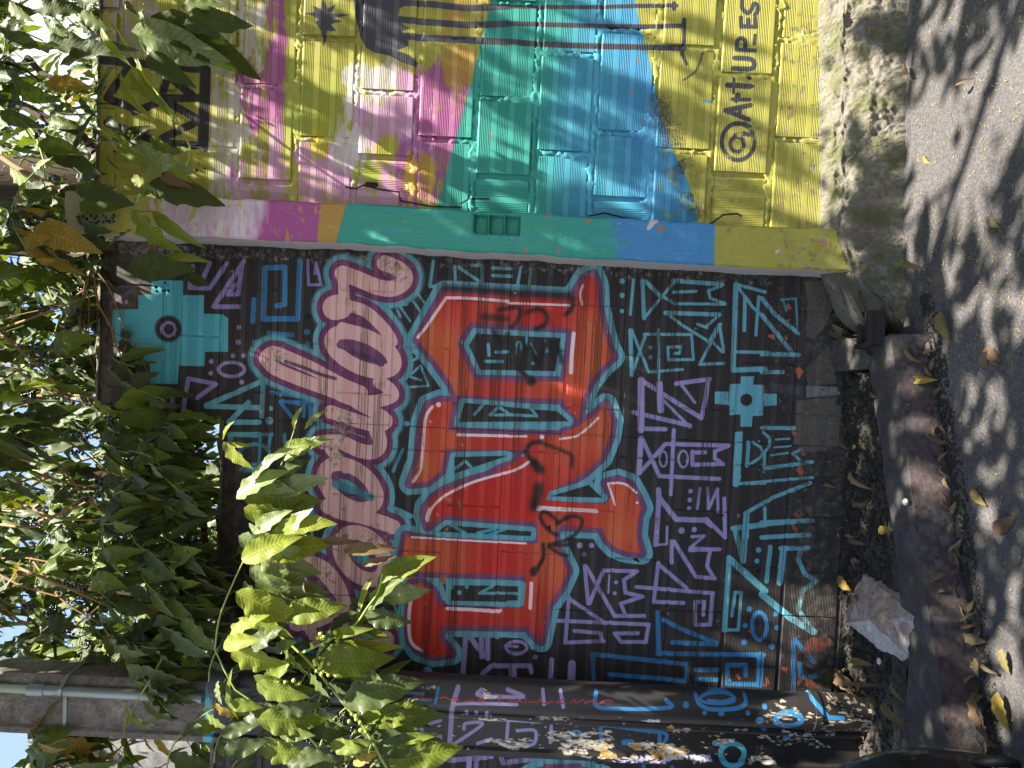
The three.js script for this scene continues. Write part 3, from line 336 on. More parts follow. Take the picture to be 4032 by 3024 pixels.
// ---- the pilaster beside it (its own plane)
const pilaster = new Paint(0.3, 0.56, -1.4, 1.95, 600, PZ);
{
  const p = pilaster, c = p.c, R = rng(31);
  c.fillStyle = '#a09a40'; c.fillRect(0, 0, p.cv.width, p.cv.height);
  p.fill(cX, [-200, 600, 420, 620, 420, 1000, -200, 1000], '#8f8a6a'); paintPatches(p, cX, [[240, 700, 640, 960, '#8c8866', 60, 0.7], [420, 700, 660, 900, '#b0a840', 60, 0.7], [560, 740, 760, 960, '#c9b8c2', 40, 0.7]], R, 0.7);
  p.fill(cX, [640, 700, 1290, 740, 1290, 1010, 640, 1000], '#cbb7c4', { soft: 2 });
  p.fill(cX, [1060, 700, 1290, 740, 1290, 1010, 1120, 1000, 1000, 960, 1040, 850], '#a4548a', { soft: 4 });
  paintPatches(p, cX, [[640, 720, 1060, 960, '#d8d2cc', 90, 0.7], [640, 720, 1080, 960, '#c989b0', 60, 0.7], [650, 720, 1250, 960, '#b4b43a', 36, 0.7], [1100, 740, 1260, 960, '#b04c92', 50, 0.6]], R, 0.7);
  p.fill(cX, [1265, 740, 1385, 740, 1315, 1000, 1245, 1000], '#b08a40', { soft: 1.5 });
  p.fill(cX, [1380, 740, 2560, 800, 2540, 1080, 1310, 1000], '#349684', { soft: 1.2 });
  p.fill(cX, [2400, 800, 2830, 840, 2818, 1100, 2440, 1080], '#4286b4', { soft: 8 });
  p.fill(cX, [2818, 840, 3500, 880, 3500, 1150, 2812, 1100], '#a29c40', { soft: 1.2 });
  for (let i = 0; i < 7; i++) p.line(cX, [1380 + i * 6, 838 + i * 14, 1900, 868 + i * 16 + R() * 8, 2200, 890 + i * 14], 4, '#4f9c6a', { soft: 1, alpha: 0.7 });
  p.mottle(R, 260, 3, 14, ['#2f8a7a', '#3fa392', '#3d96a0'], 0.3, ...p.px(cX, 1400, 900), ...p.px(cX, 2500, 960)); p.mottle(R, 160, 0.8, 3, ['#b07a60', '#d8d0c6', '#e0ddd6'], 0.8);
  for (let i = 0; i < 420; i++) { const q = p.m(mix(0.33, 0.5, R()), mix(-1.2, 1.7, R())); c.save(); c.translate(...q); c.scale(0.5, 3); p.flake(0, 0, 1 + R() * 4, ['#ffffff', '#1f3d38', '#cfd6c0'][Math.floor(R() * 3)], R, 0.10); c.restore(); }
  for (const [x, y, r] of [[2160, 850, 10], [2315, 872, 14], [2600, 900, 20], [2570, 876, 24], [2200, 985, 12], [2070, 985, 12], [2870, 905, 12], [3060, 990, 14], [3240, 950, 28]]) { const q = p.px(cX, x, y); p.flake(q[0], q[1], r * p.k, R() < 0.6 ? '#c8bcb0' : '#a8735a', R); }
  for (let i = 0; i < 300; i++) { const x = mix(0.3, 0.56, R()), y = -1.35 + R() ** 1.6 * 0.42, q = p.m(x, y); p.flake(q[0], q[1], 1.5 + R() * 7, ['#8d8468', '#a59c82', '#7a7252'][Math.floor(R() * 3)], R, 0.6); }
}
// ---- the black-painted lower pole and pipe
const polePaint = new Paint(-1.75, -1.15, -1.6, 1.9, 585, 0.2);
{
  const p = polePaint, c = p.c, R = rng(41), W = p.cv.width;
  c.fillStyle = '#7d776c'; c.fillRect(0, 0, W, p.cv.height); p.mottle(R, 1400, 2, 16, ['#8f897c', '#6a645a', '#5d574d', '#9a9486'], 0.4);
  const yb = p.px(cX, 810, 2800)[1]; c.fillStyle = '#2c2927'; c.fillRect(0, yb, W, p.cv.height);
  p.line(cX, [800, 2700, 806, 2800, 812, 2920], 40, '#55a9b8', { smooth: true, soft: 3 });
  p.mottle(R, 200, 4, 18, ['#24211f', '#36322e'], 0.4, 0, yb, W, p.cv.height);
  const L = (cr, w, col, ...lines) => lines.forEach((a) => p.line(cr, a, w, col, { smooth: a.length > 6, soft: 0.8 }));
  L(cP, 56, LA, [850, 240, 800, 400, 770, 580, 740, 980]); L(cP, 40, LA, [840, 400, 1000, 390, 1480, 402], [1100, 260, 1060, 300, 1240, 320, 1550, 325, 1380, 265], [1760, 275, 1770, 400], [1950, 285, 1975, 430], [940, 490, 935, 570], [1045, 500, 1042, 570], [1160, 500, 1150, 590], [900, 790, 920, 730, 1100, 740, 770, 970], [1380, 660, 1740, 700], [1390, 660, 1370, 900], [1490, 810, 1680, 810, 1660, 960, 1480, 950], [1860, 760, 1850, 940], [1050, 950, 1200, 900], [480, 740, 640, 700], [400, 760, 440, 800], [560, 850, 640, 870]);
  L(cP, 34, BL, [200, 270, 480, 292], [640, 240, 610, 390], [150, 350, 560, 350], [60, 480, 580, 500]);
  L(cS, 44, BL, [120, 300, 170, 440, 880, 445, 870, 380], [1200, 350, 1230, 420, 1350, 465, 1600, 460, 1720, 420, 1735, 365], [1330, 395, 1480, 408, 1600, 390], [190, 760, 200, 940], [210, 740, 600, 800, 900, 840, 890, 950], [840, 860, 840, 950]); L(cS, 70, BL, [450, 940, 530, 935]); p.ring(cS, 1430, 375, 190, 40, 26, BL);
  for (const [x, y, r] of [[1080, 420, 34], [1275, 500, 26], [1455, 505, 34], [1740, 505, 28], [1925, 445, 28], [1865, 590, 48], [1965, 735, 40]]) p.dot(cS, x, y, r, BL, { soft: 1 });
  p.ring(cG, 140, 1310, 80, 44, 40, BL); L(cG, 30, BL, [310, 1205, 390, 1295, 480, 1300]); p.dot(cG, 180, 1480, 30, BL); p.ring(cS, 1640, 1060, 130, 110, 60, '#4fa2b4'); p.dot(cS, 1450, 945, 34, '#4fa2b4'); p.ring(cP, 2130, 880, 70, 70, 22, '#2f9ac0');
  // red marker scrawl
  const red = (a) => p.line(cP, a, 12, '#b3262c', { smooth: true }); red([90, 345, 150, 320, 200, 350, 260, 330]); red([370, 330, 450, 300, 470, 340, 380, 350, 400, 310, 560, 350]); red([650, 330, 720, 325, 760, 345, 820, 330, 870, 355, 800, 360]); red([920, 360, 1030, 360]); red([1070, 350, 1110, 335, 1120, 365, 1070, 365]); red([1305, 300, 1295, 395]); red([1390, 362, 1520, 370, 1480, 345, 1540, 385]); red([1570, 345, 1570, 400]); red([1600, 375, 1700, 380, 1730, 350, 1760, 390, 1860, 370, 1800, 395]); red([1900, 380, 1990, 350, 1910, 385, 2000, 390]); red([2050, 390, 2100, 360, 2110, 395, 2190, 360, 2212, 400]); p.line(cS, [0, 390, 80, 370, 140, 400, 220, 370, 290, 380], 16, '#b8384a', { smooth: true });
  // peeled paint: plaster and rust
  const peel = (cr, x0, y0, x1, y1, n, cols, r) => { for (let i = 0; i < n * 1.6; i++) { const u = R(), v = R(), q = p.px(cr, mix(x0, x1, u), mix(y0, y1, v)); if (fbm(q[0] / 12, q[1] / 46, 3, 3) < 0.46) continue; c.save(); c.translate(...q); c.scale(0.6, 1.5); p.flake(0, 0, (0.6 + R() * r * 1.0), cols[Math.floor(R() * cols.length)], R, 0.9); c.restore(); } };
  const PL = ['#d4cab4', '#beb49c', '#e4ddcc', '#a49a84'], RU = ['#b58a34', '#a87a2c', '#c79a44'];
  peel(cP, 1080, 630, 1450, 760, 60, PL, 7); peel(cP, 1150, 900, 1600, 1000, 70, PL, 6); peel(cP, 1700, 560, 2212, 640, 70, PL, 5); peel(cP, 1850, 820, 2212, 1050, 90, PL, 7); peel(cP, 500, 560, 2200, 1000, 130, PL, 3); peel(cP, 0, 220, 800, 260, 40, PL, 4); peel(cP, 1120, 250, 1260, 340, 20, PL, 5);
  peel(cS, 640, 590, 800, 660, 40, ['#eeebe4', '#dcd8ce'], 5); peel(cS, 0, 820, 300, 1080, 90, PL, 7); peel(cS, 120, 950, 1150, 1090, 200, [...RU, ...PL], 8); peel(cS, 700, 700, 960, 800, 50, [...PL, ...RU], 7); peel(cS, 960, 740, 2212, 830, 130, ['#b8ae84', '#8d8660', '#cfc6a4'], 5); peel(cS, 1350, 820, 1480, 880, 20, RU, 6); peel(cS, 1480, 900, 1660, 980, 30, PL, 6); peel(cS, 0, 560, 2212, 1100, 140, PL, 3); peel(cS, 300, 1080, 1400, 1140, 90, ['#cfc9dc', '#b4accf'], 5); peel(cS, 1800, 1090, 2212, 1150, 30, PL, 6);
  peel(cT, 0, 880, 1400, 1100, 160, ['#a89c80', '#8c8068', '#c8bca0'], 5); peel(cT, 600, 1050, 1500, 1250, 160, ['#b8ac94', '#988c74', '#d8ccb8'], 5); peel(cT, 0, 1260, 800, 1500, 120, PL, 5);
}

// ---------------------------------------------------------------- ground
structure('road', grid(2, 2, (s, t) => { const x = mix(-60, 60, s), z = mix(60, -60, t); return [x, BASE - KERB + SLOPE * clamp(x, -60, 60), z, x / 1.5, z / 1.5]; }), M.asphalt);
const roadRelief = (x, z) => (fbm(x * 3, z * 3, 4, 3) - 0.5) * 0.02 + (fbm(x * 14, z * 14, 8, 2) - 0.5) * 0.006;
structure('asphalt', grid(220, 130, (s, t) => { const x = mix(-2.6, 3.4, s), z = mix(3.6, 0.0, t); return [x, BASE - KERB + SLOPE * x + 0.012 + roadRelief(x, z), z, x / 1.5, z / 1.5]; }), M.asphalt);
// the dirty path between wall and kerb
const pathRelief = (x, z) => (fbm(x * 6, z * 6, 3, 4) - 0.5) * 0.05 + (fbm(x * 30, z * 30, 5, 3) - 0.5) * 0.018;
structure('path', grid(190, 40, (s, t) => { const x = mix(-2.6, 0.34, s), w = kerbZ(x) - (x > -0.75 ? 0.17 : mix(0.17, 0.30, clamp((-0.75 - x) / 0.3))), z = mix(w + 0.03, -0.02, t); return [x, BASE + SLOPE * x - 0.018 + pathRelief(x, z) - (x > -0.02 ? 0.03 : 0), z, x * 2.2, z * 2.2]; }), M.dirt);
{ // kerb: worn concrete top with a maroon painted face
  const dirA = new THREE.Vector2().subVectors(K1, K0).normalize(), nrm = new THREE.Vector2(-dirA.y, dirA.x); if (nrm.y > 0) nrm.multiplyScalar(-1);   // nrm points to the wall
  const L0 = -0.06, L1 = 3.4, NX = 150, g = [], f = [];
  const at = (l, w) => { const p = K0.clone().addScaledVector(dirA, l).addScaledVector(nrm, w); return p; };
  const rag = (l) => (fbm(l * 9, 2.2, 1, 3) - 0.5) * 0.035, edge = (l) => (fbm(l * 12, 7.7, 1, 4) - 0.5) * 0.010;
  const wide = (l) => mix(0.165, 0.30, clamp((l - 0.95) / 0.5));
  const top = grid(NX, 14, (s, t) => { const l = mix(L0, L1, s), w = mix(0.006 + edge(l), wide(l) + rag(l), t), p = at(l, w); return [p.x, BASE + SLOPE * p.x + 0.006 - (t < 0.08 ? 0.008 : 0) + (fbm(p.x * 20, p.y * 20, 2, 3) - 0.5) * 0.008, p.y, p.x * 2, p.y * 2]; });
  const back = grid(NX, 2, (s, t) => { const l = mix(L0, L1, s), p = at(l, wide(l) + rag(l)); return [p.x, BASE + SLOPE * p.x + 0.006 - t * 0.14, p.y, l * 2, t * 0.2]; });
  const face = grid(NX, 10, (s, t) => { const l = mix(L0, L1, s), p = at(l, mix(-0.022, 0.006, t) + edge(l) + (fbm(l * 22, t * 3, 6, 4) - 0.5) * 0.006 * (1 - t)); return [p.x, BASE + SLOPE * p.x + mix(-KERB - 0.03, -0.002, t), p.y, l * 1.6, t * 0.25]; });
  const end = grid(6, 4, (s, t) => { const p = at(L0 + (fbm(s * 3, t * 3, 2, 2) - 0.5) * 0.03, mix(0, 0.165, s)); return [p.x, BASE + SLOPE * p.x + mix(-KERB - 0.02, 0.004, t), p.y, s * 0.3, t * 0.2]; });
  const kerb = thing('kerb', 'worn concrete kerb with maroon painted face running down the street', 'kerb', [at(0, 0.1).x, BASE - KERB, at(0, 0.1).y]);
  part(kerb, 'kerb_top', merged([top, back, end]), M.kerbTop); part(kerb, 'painted_face', face, M.maroon);
}
{ // lumpy mossy concrete footing in front of the yellow wall
  const prof = [[0, 0.30, -0.05], [0.14, 0.295, 0.05], [0.36, 0.275, 0.14], [0.52, 0.235, 0.19], [0.68, 0.195, 0.21], [1, 0.085, 0.27]];
  const at = (a) => { let i = 0; while (i < prof.length - 2 && a > prof[i + 1][0]) i++; const k = clamp((a - prof[i][0]) / (prof[i + 1][0] - prof[i][0])), P = (j, c) => prof[clamp(j, 0, prof.length - 1)][c], cr = (c) => { const p0 = P(i - 1, c), p1 = P(i, c), p2 = P(i + 1, c), p3 = P(i + 2, c); return 0.5 * (2 * p1 + (p2 - p0) * k + (2 * p0 - 5 * p1 + 4 * p2 - p3) * k * k + (3 * p1 - p0 - 3 * p2 + p3) * k * k * k); }; return [cr(1), cr(2)]; };
  const shape = (s, t) => { const x = mix(0.115, 3.2, Math.pow(s, 1.25)), e = clamp((x - 0.115) / 0.09), round = Math.sqrt(1 - (1 - e) * (1 - e)), [z, y] = at(t), amp = Math.sin(Math.PI * clamp(t * 1.15)) ;
    const big = (fbm(x * 4.1 + t * 0.7, t * 1.7 - x * 0.5, 7.3, 3) - 0.5) * 0.12, mid = (fbm(x * 13 + t * 2, t * 5.3 - x * 3, 2.6, 4) - 0.5) * 0.07, fine = (fbm(x * 47 + t * 9, t * 21 - x * 11, 3.4, 3) - 0.5) * 0.022, low = mix(0.55, 1, clamp((x - 0.15) / 0.3));
    return [x + mid * 0.3, BASE - KERB + SLOPE * x + (y * low + (big + mid) * amp * 0.7 + fine * amp) * mix(0.15, 1, round), 0.085 + (z - 0.085 + (big * 0.8 + mid) * amp + fine) * mix(0.2, 1, round), x * 2.6, t * 0.9]; };
  single('concrete_footing', 'lumpy mossy concrete footing along the foot of the yellow wall', 'footing', grid(560, 70, shape), M.moss);
}

// ---------------------------------------------------------------- ribbed clay block walls
function ribbedBlock(x0, x1, y0, y1, z, P, R, o = {}) {   // front face with three groups of seven fine grooves, and its four edges
  const depth = 0.045, tilt = (R() - 0.5) * (o.rough ?? 0.002), push = (R() - 0.5) * (o.rough ?? 0.002), prof = [], H = y1 - y0, gd = o.groove ?? 0.0024;
  const across = !!o.across, A0 = across ? x0 : y0, A1 = across ? x1 : y1;
  prof.push([A0, -0.003]); prof.push([A0 + 0.004, 0]);
  if (!o.plain) for (let g = 0; g < 3; g++) for (let r = 0; r < 7; r++) { const a = A0 + 0.0225 + g * 0.0625 + r * 0.0062; if (a + 0.006 > A1 - 0.006) break; prof.push([a, 0], [a + 0.0015, -gd], [a + 0.0030, -gd], [a + 0.0045, 0]); }
  prof.push([A1 - 0.004, 0], [A1, -0.003]);
  const p = [], uv = [], put = (a, b, zz) => { const x = across ? a : b, y = across ? b : a; p.push(x, y, zz); uv.push(...P.uv(x, y)); };
  const B0 = across ? y0 : x0, B1 = across ? y1 : x1, quad = (q) => { const ord = across ? [0, 2, 1, 0, 3, 2] : [0, 1, 2, 0, 2, 3]; for (const i of ord) put(...q[i]); };
  const zz = (b, d) => z + push + tilt * ((b - B0) / (B1 - B0) - 0.5) + d;
  for (let i = 0; i < prof.length - 1; i++) { const [a, d] = prof[i], [b, e] = prof[i + 1]; quad([[a, B0, zz(B0, d)], [a, B1, zz(B1, d)], [b, B1, zz(B1, e)], [b, B0, zz(B0, e)]]); }
  quad([[A0, B0, z - depth], [A0, B1, z - depth], [A0, B1, zz(B1, -0.003)], [A0, B0, zz(B0, -0.003)]]); quad([[A1, B0, zz(B0, -0.003)], [A1, B1, zz(B1, -0.003)], [A1, B1, z - depth], [A1, B0, z - depth]]);
  quad([[A0, B0, z - depth], [A0, B0, zz(B0, -0.003)], [A1, B0, zz(B0, -0.003)], [A1, B0, z - depth]]); quad([[A0, B1, zz(B1, -0.003)], [A0, B1, z - depth], [A1, B1, z - depth], [A1, B1, zz(B1, -0.003)]]);
  const g = new THREE.BufferGeometry(); g.setAttribute('position', new THREE.Float32BufferAttribute(p, 3)); g.setAttribute('uv', new THREE.Float32BufferAttribute(uv, 2)); g.computeVertexNormals(); return g;
}
const STEP = onWall(866, 1640).x, TOPR = onWall(386, 1300).y, TOPL = onWall(862, 2100).y;
const muralTop = (x) => x > STEP ? TOPR : TOPL;
const muralMat = std({ map: mural.texture(), roughness: 0.62 });
const yellowMat = std({ map: yellow.texture(), roughness: 0.66 });
const pilMat = std({ map: pilaster.texture(), roughness: 0.7 });
const polePaintMat = std({ map: polePaint.texture(), roughness: 0.42 });
{
  const wall = thing('mural_wall', 'ribbed clay block wall painted black with red and pink graffiti lettering', 'wall', [-0.6, BASE - 0.15, 0]), R = rng(61);
  for (let k = -6; k < 8; k++) {
    const y0 = JOINT + k * COURSE + 0.006, off = (k & 1 ? 0.2 : 0) + (R() - 0.5) * 0.03;
    for (let i = -7; i < 2; i++) {
      let a = i * 0.4 + off, b = a + 0.392; if (a > 0.36 || b < -2.5) continue; b = Math.min(b, 0.375);
      for (const [l, r] of a < STEP && b > STEP ? [[a, STEP - 0.004], [STEP, b]] : [[a, b]]) { const top = muralTop((l + r) / 2), y1 = Math.min(y0 + COURSE - 0.011, top); if (y1 - y0 < 0.03 || r - l < 0.03 || y0 < -1.72) continue; part(wall, 'brick', ribbedBlock(l, r, y0, y1, 0, mural, R, { rough: 0.003, plain: y1 > 1.5 && l > STEP }), muralMat); }
    }
  }
  const bed = [JOINT, COURSE];
  part(wall, 'mortar', merged([[-2.5, STEP, TOPL], [STEP, 0.375, TOPR]].map(([a, b, top]) => grid(Math.round((b - a) / 0.012), Math.round((top + 1.6) / 0.012), (s, t) => { const x = mix(a, b, s), y = mix(-1.6, top, t), e = Math.min(1, Math.abs(t - 1) * 60) ; return [x, y, -0.0065 + (fbm(x * 40, y * 40, 3, 3) - 0.5) * 0.009, ...mural.uv(x, y)]; }))), muralMat);
  // body of the wall behind the faces, with a ragged cement top
  const core = (a, b, top) => { const g = new THREE.BoxGeometry(b - a, top + 1.7, 0.1).toNonIndexed(); g.translate((a + b) / 2, (top - 1.7) / 2, -0.09); return boxUV(g, 2); };
  part(wall, 'core', merged([core(-2.5, STEP, TOPL - 0.002), core(STEP, 0.375, TOPR - 0.002)]), M.concrete);
  part(wall, 'coping', merged([[-2.5, STEP - 0.01, TOPL], [STEP, 0.33, TOPR]].map(([a, b, top]) => grid(90, 12, (s, t) => { const x = mix(a, b, s), k = t * Math.PI, n = (fbm(x * 14, t * 3, 2, 4) - 0.5) * 0.05; return [x, top - 0.012 + Math.sin(k) * (0.035 + n), -0.075 + Math.cos(k) * 0.088, x * 2, t * 0.3]; }))), M.moss);
}
{
  const wall = thing('yellow_wall', 'ribbed clay block wall painted yellow, teal and pink', 'wall', [1.3, BASE - 0.1, YZ]), R = rng(67);
  const yj = onWall(2579, 400, YZ).y, CH = onWall(2325, 400, YZ).y - onWall(2560, 400, YZ).y, topY = onWall(386, 500, YZ).y;
  const joints = [];
  for (let k = -4; k < 10; k++) {
    const y0 = yj + k * CH + 0.012, y1 = Math.min(y0 + CH - 0.026, topY); if (y1 - y0 < 0.04 || y0 < -1.25) continue;
    let x = 0.478; const first = [0.11, 0.22, 0.17][((k % 3) + 3) % 3];
    if (((k % 2) + 2) % 2 === 0) { part(wall, 'brick', ribbedBlock(x, x + first - 0.02, y0, y1, YZ - 0.006, yellow, R, { across: true, rough: 0.006, groove: 0.002 }), yellowMat); x += first; }
    let n = 0; while (x < 2.5) { const w = n++ === 0 ? 0.22 + R() * 0.14 : 0.36 + (R() - 0.5) * 0.03; part(wall, 'brick', ribbedBlock(x, Math.min(x + w - 0.024, 2.5), y0 + (R() - 0.5) * 0.006, y1 + (R() - 0.5) * 0.006, YZ, yellow, R, { rough: 0.010, groove: 0.0026, plain: R() < 0 }), yellowMat); joints.push([x + w - 0.012, y0, y1]); x += w; }
  }
  const near = (x, y) => { const f = ((y - yj) / CH) % 1, d = Math.min((f + 1) % 1, 1 - (f + 1) % 1) * CH; let h = d; for (const [jx, a, b] of joints) if (y > a - 0.02 && y < b + 0.02) h = Math.min(h, Math.abs(jx - x)); return h; };
  part(wall, 'mortar', grid(330, 500, (s, t) => { const x = mix(0.46, 2.5, s), y = mix(-1.35, topY, t), d = near(x, y), wob = fbm(x * 9, y * 9, 5, 3) - 0.42, n = fbm(x * 75, y * 75, 3, 4) - 0.5, w = 0.013 + wob * 0.05 + n * 0.03, k = clamp((w - d) / 0.008); return [x, y, YZ - 0.008 + k * (0.005 + n * 0.007) + (1 - k) * -0.006, ...yellow.uv(x, y)]; }), yellowMat);
  const g = new THREE.BoxGeometry(2.04, topY + 1.5, 0.1).toNonIndexed(); g.translate(1.48, (topY - 1.5) / 2 - 0.002, YZ - 0.085); part(wall, 'core', boxUV(g, 2), M.concrete);
  part(wall, 'coping', grid(80, 12, (s, t) => { const x = mix(0.47, 2.5, s), k = t * Math.PI, n = (fbm(x * 14, t * 3, 2, 4) - 0.5) * 0.05; return [x, topY - 0.01 + Math.sin(k) * (0.03 + n), YZ - 0.07 + Math.cos(k) * 0.085, x * 2, t * 0.3]; }), M.concrete);
}
{ // plastered pilaster between the two walls, with a broken hollow brick showing
  const x0 = 0.347, x1 = 0.494, top = onWall(255, 850, PZ).y, yb = -1.25;
  const pil = thing('pilaster', 'plastered pilaster painted teal, blue and yellow between the two walls', 'pilaster', [(x0 + x1) / 2, yb, PZ - 0.1]);
  const hole = onWall(1955, 885, PZ), lean = (y) => 0.008 * Math.sin(y * 2.1);
  const L = (y) => x0 + lean(y) + (fbm(y * 12, 1, 3, 3) - 0.5) * 0.010, Rr = (y) => x1 + lean(y) * 0.5 + (fbm(y * 11, 5, 3, 3) - 0.5) * 0.012;
  const front = grid(52, 620, (s, t) => { const y = mix(yb, top, t), x = mix(L(y), Rr(y), s), dx = Math.abs(x - hole.x), dy = Math.abs(y - hole.y); let z = PZ + (fbm(x * 20, y * 20, 3, 4) - 0.5) * 0.008 + (fbm(x * 70, y * 70, 8, 2) - 0.5) * 0.0012 - (s < 0.03 || s > 0.97 ? 0.008 : 0);
    const cell = dx < 0.034 && (dy < 0.026 || (dy > 0.032 && dy < 0.082)); if (cell) z -= 0.045; else if (dx < 0.04 && dy < 0.088) z -= 0.004; return [x, y, z, ...pilaster.uv(x, y)]; });
  part(pil, 'plaster_face', front, pilMat);
  const left = grid(16, 300, (s, t) => { const y = mix(yb, top, t); return [L(y) + (fbm(s * 4, y * 18, 3, 4) - 0.5) * 0.010 * (s < 1 ? 1 : 0) , y, mix(-0.02, PZ - 0.008, s), s * 0.4, y * 2]; });
  const right = grid(3, 200, (s, t) => { const y = mix(yb, top, t); return [Rr(y), y, mix(PZ - 0.008, 0.02, s), s * 0.4, y * 2]; });
  const cap = grid(4, 4, (s, t) => { const x = mix(L(top), Rr(top), s); return [x, top + (fbm(s * 5, t * 5, 3, 2) - 0.5) * 0.01 - 0.005, mix(PZ - 0.008, -0.02, t), x * 2, t * 0.4]; });
  part(pil, 'bare_side', merged([left, right, cap]), std({ bumpMap: concreteBump, bumpScale: 0.006, roughness: 0.9, color: 0xbab7b2 }));
}

// ---------------------------------------------------------------- utility pole with conduit, and the black drain pipe on it
const POLEZ = 0.17;
{
  const xr = onWall(1000, 2700, POLEZ).x, xl = onWall(1000, 2905, POLEZ).x - 0.02, yb = BASE - 0.2;
  const pole = thing('utility_pole', 'grey concrete utility pole, its lower half painted black', 'pole', [(xr + xl) / 2, BASE + SLOPE * xr, 0.1]);
  const sh = new THREE.Shape(); const c = 0.014; [[xl, 0.03], [xr, 0.03], [xr, POLEZ - c], [xr - c, POLEZ], [xl + 0.03, POLEZ], [xl + 0.022, POLEZ + 0.012], [xl, POLEZ + 0.012]].forEach((q, i) => i ? sh.lineTo(q[0], -q[1]) : sh.moveTo(q[0], -q[1]));
  const split = onWall(806, 2800, POLEZ).y, ext = (a, b) => { const g = new THREE.ExtrudeGeometry(sh, { depth: b - a, bevelEnabled: false, steps: 40 }); g.rotateX(-Math.PI / 2); g.translate(0, a, 0); return g; };
  const planar = (g, P) => { const p = g.attributes.position, uv = new Float32Array(p.count * 2); for (let i = 0; i < p.count; i++) { const z = p.getZ(i); const q = P.uv(p.getX(i) + (z - POLEZ) * 0.25, p.getY(i)); uv[i * 2] = q[0]; uv[i * 2 + 1] = q[1]; } g.setAttribute('uv', new THREE.BufferAttribute(uv, 2)); return g; };
  part(pole, 'upper_shaft', boxUV(ext(split, 4.5), 2.2), M.pole).userData.label = 'bare grey upper shaft';
  part(pole, 'painted_shaft', planar(ext(yb, split), polePaint), polePaintMat).userData.label = 'black painted lower shaft';
  const steel = std({ color: 0x8f9890, metalness: 0.7, roughness: 0.5 }), pvc = std({ color: 0x9aa890, roughness: 0.5 });
  const cx = onWall(200, 2716, POLEZ + 0.02).x, cyl = (y0, y1, r, x, z, seg = 28) => { const g = new THREE.CylinderGeometry(r, r, y1 - y0, seg, 1); g.translate(x, (y0 + y1) / 2, z); return g; };
  const Y = (X) => onWall(X, 2720, POLEZ + 0.02).y, cz = POLEZ + 0.019;
  part(pole, 'conduit', cyl(Y(800), Y(120), 0.0195, cx - 0.003, cz), steel); part(pole, 'conduit_coupling', cyl(Y(178), Y(112), 0.0225, cx - 0.003, cz), steel); part(pole, 'plastic_conduit', cyl(Y(118), 4.5, 0.0155, cx - 0.003, cz), pvc);
  const ys = Y(247), band = []; for (const [a, b] of [[[xl - 0.002, POLEZ + 0.013], [xl + 0.03, POLEZ + 0.003]], [[xl + 0.03, POLEZ + 0.003], [cx - 0.03, POLEZ + 0.004]], [[cx - 0.03, POLEZ + 0.004], [cx - 0.012, cz + 0.022]], [[cx - 0.012, cz + 0.022], [cx + 0.012, cz + 0.021]], [[cx + 0.012, cz + 0.021], [xr + 0.002, POLEZ - 0.01]], [[xr + 0.002, POLEZ - 0.01], [xr + 0.002, 0.03]]]) { const dx = b[0] - a[0], dz = b[1] - a[1], l = Math.hypot(dx, dz), g = new THREE.BoxGeometry(l + 0.001, 0.014, 0.0016); g.rotateY(-Math.atan2(dz, dx)); g.translate((a[0] + b[0]) / 2, ys + (a[0] > cx + 0.01 ? 0.0 : 0), (a[1] + b[1]) / 2); band.push(g); }
  part(pole, 'steel_strap', merged(band), steel);

  // black painted drain pipe strapped to the lower pole
  const px = (onWall(2200, 2695, 0.23).x + onWall(2200, 2835, 0.23).x) / 2, pr = 0.066, ptop = onWall(830, 2760, 0.25).y, pz = POLEZ + 0.02;
  const pipe = thing('drain_pipe', 'thick black painted drain pipe standing against the utility pole', 'pipe', [px, BASE + SLOPE * px, pz]);
  const pg = (g) => { g = g.toNonIndexed(); const p = g.attributes.position, uv = new Float32Array(p.count * 2); for (let i = 0; i < p.count; i++) { const q = polePaint.uv(p.getX(i), p.getY(i)); uv[i * 2] = q[0]; uv[i * 2 + 1] = q[1]; } g.setAttribute('uv', new THREE.BufferAttribute(uv, 2)); return g; };
  const bend = (g) => { const p = g.attributes.position; for (let i = 0; i < p.count; i++) { const y = p.getY(i); p.setX(i, p.getX(i) + 0.006 * Math.sin(y * 1.7)); p.setZ(i, p.getZ(i) + 0.004 * Math.sin(y * 2.3 + 1)); } g.computeVertexNormals(); return g; };
  const longCyl = (y0, y1, r, x, z) => { const g = new THREE.CylinderGeometry(r, r, y1 - y0, 40, 30); g.translate(x, (y0 + y1) / 2, z); return g; };
  const yr = onWall(3228, 2800, 0.25).y;
  part(pipe, 'pipe_wall', pg(bend(longCyl(yb, ptop, pr, px, pz))), polePaintMat); part(pipe, 'pipe_socket', pg(bend(longCyl(yr - 0.012, yr + 0.012, pr + 0.005, px, pz))), polePaintMat);
  part(pipe, 'upper_socket', pg(bend(longCyl(ptop - 0.1, ptop + 0.01, pr + 0.004, px, pz))), polePaintMat);
  const side = thing('conduit_pipe', 'thin black painted pipe in the groove between drain pipe and pole', 'pipe', [px - 0.082, BASE + SLOPE * px, POLEZ + 0.012]);
  part(side, 'pipe_wall', pg(bend(longCyl(yb, ptop - 0.2, 0.018, px - 0.083, POLEZ + 0.014))), polePaintMat);
}

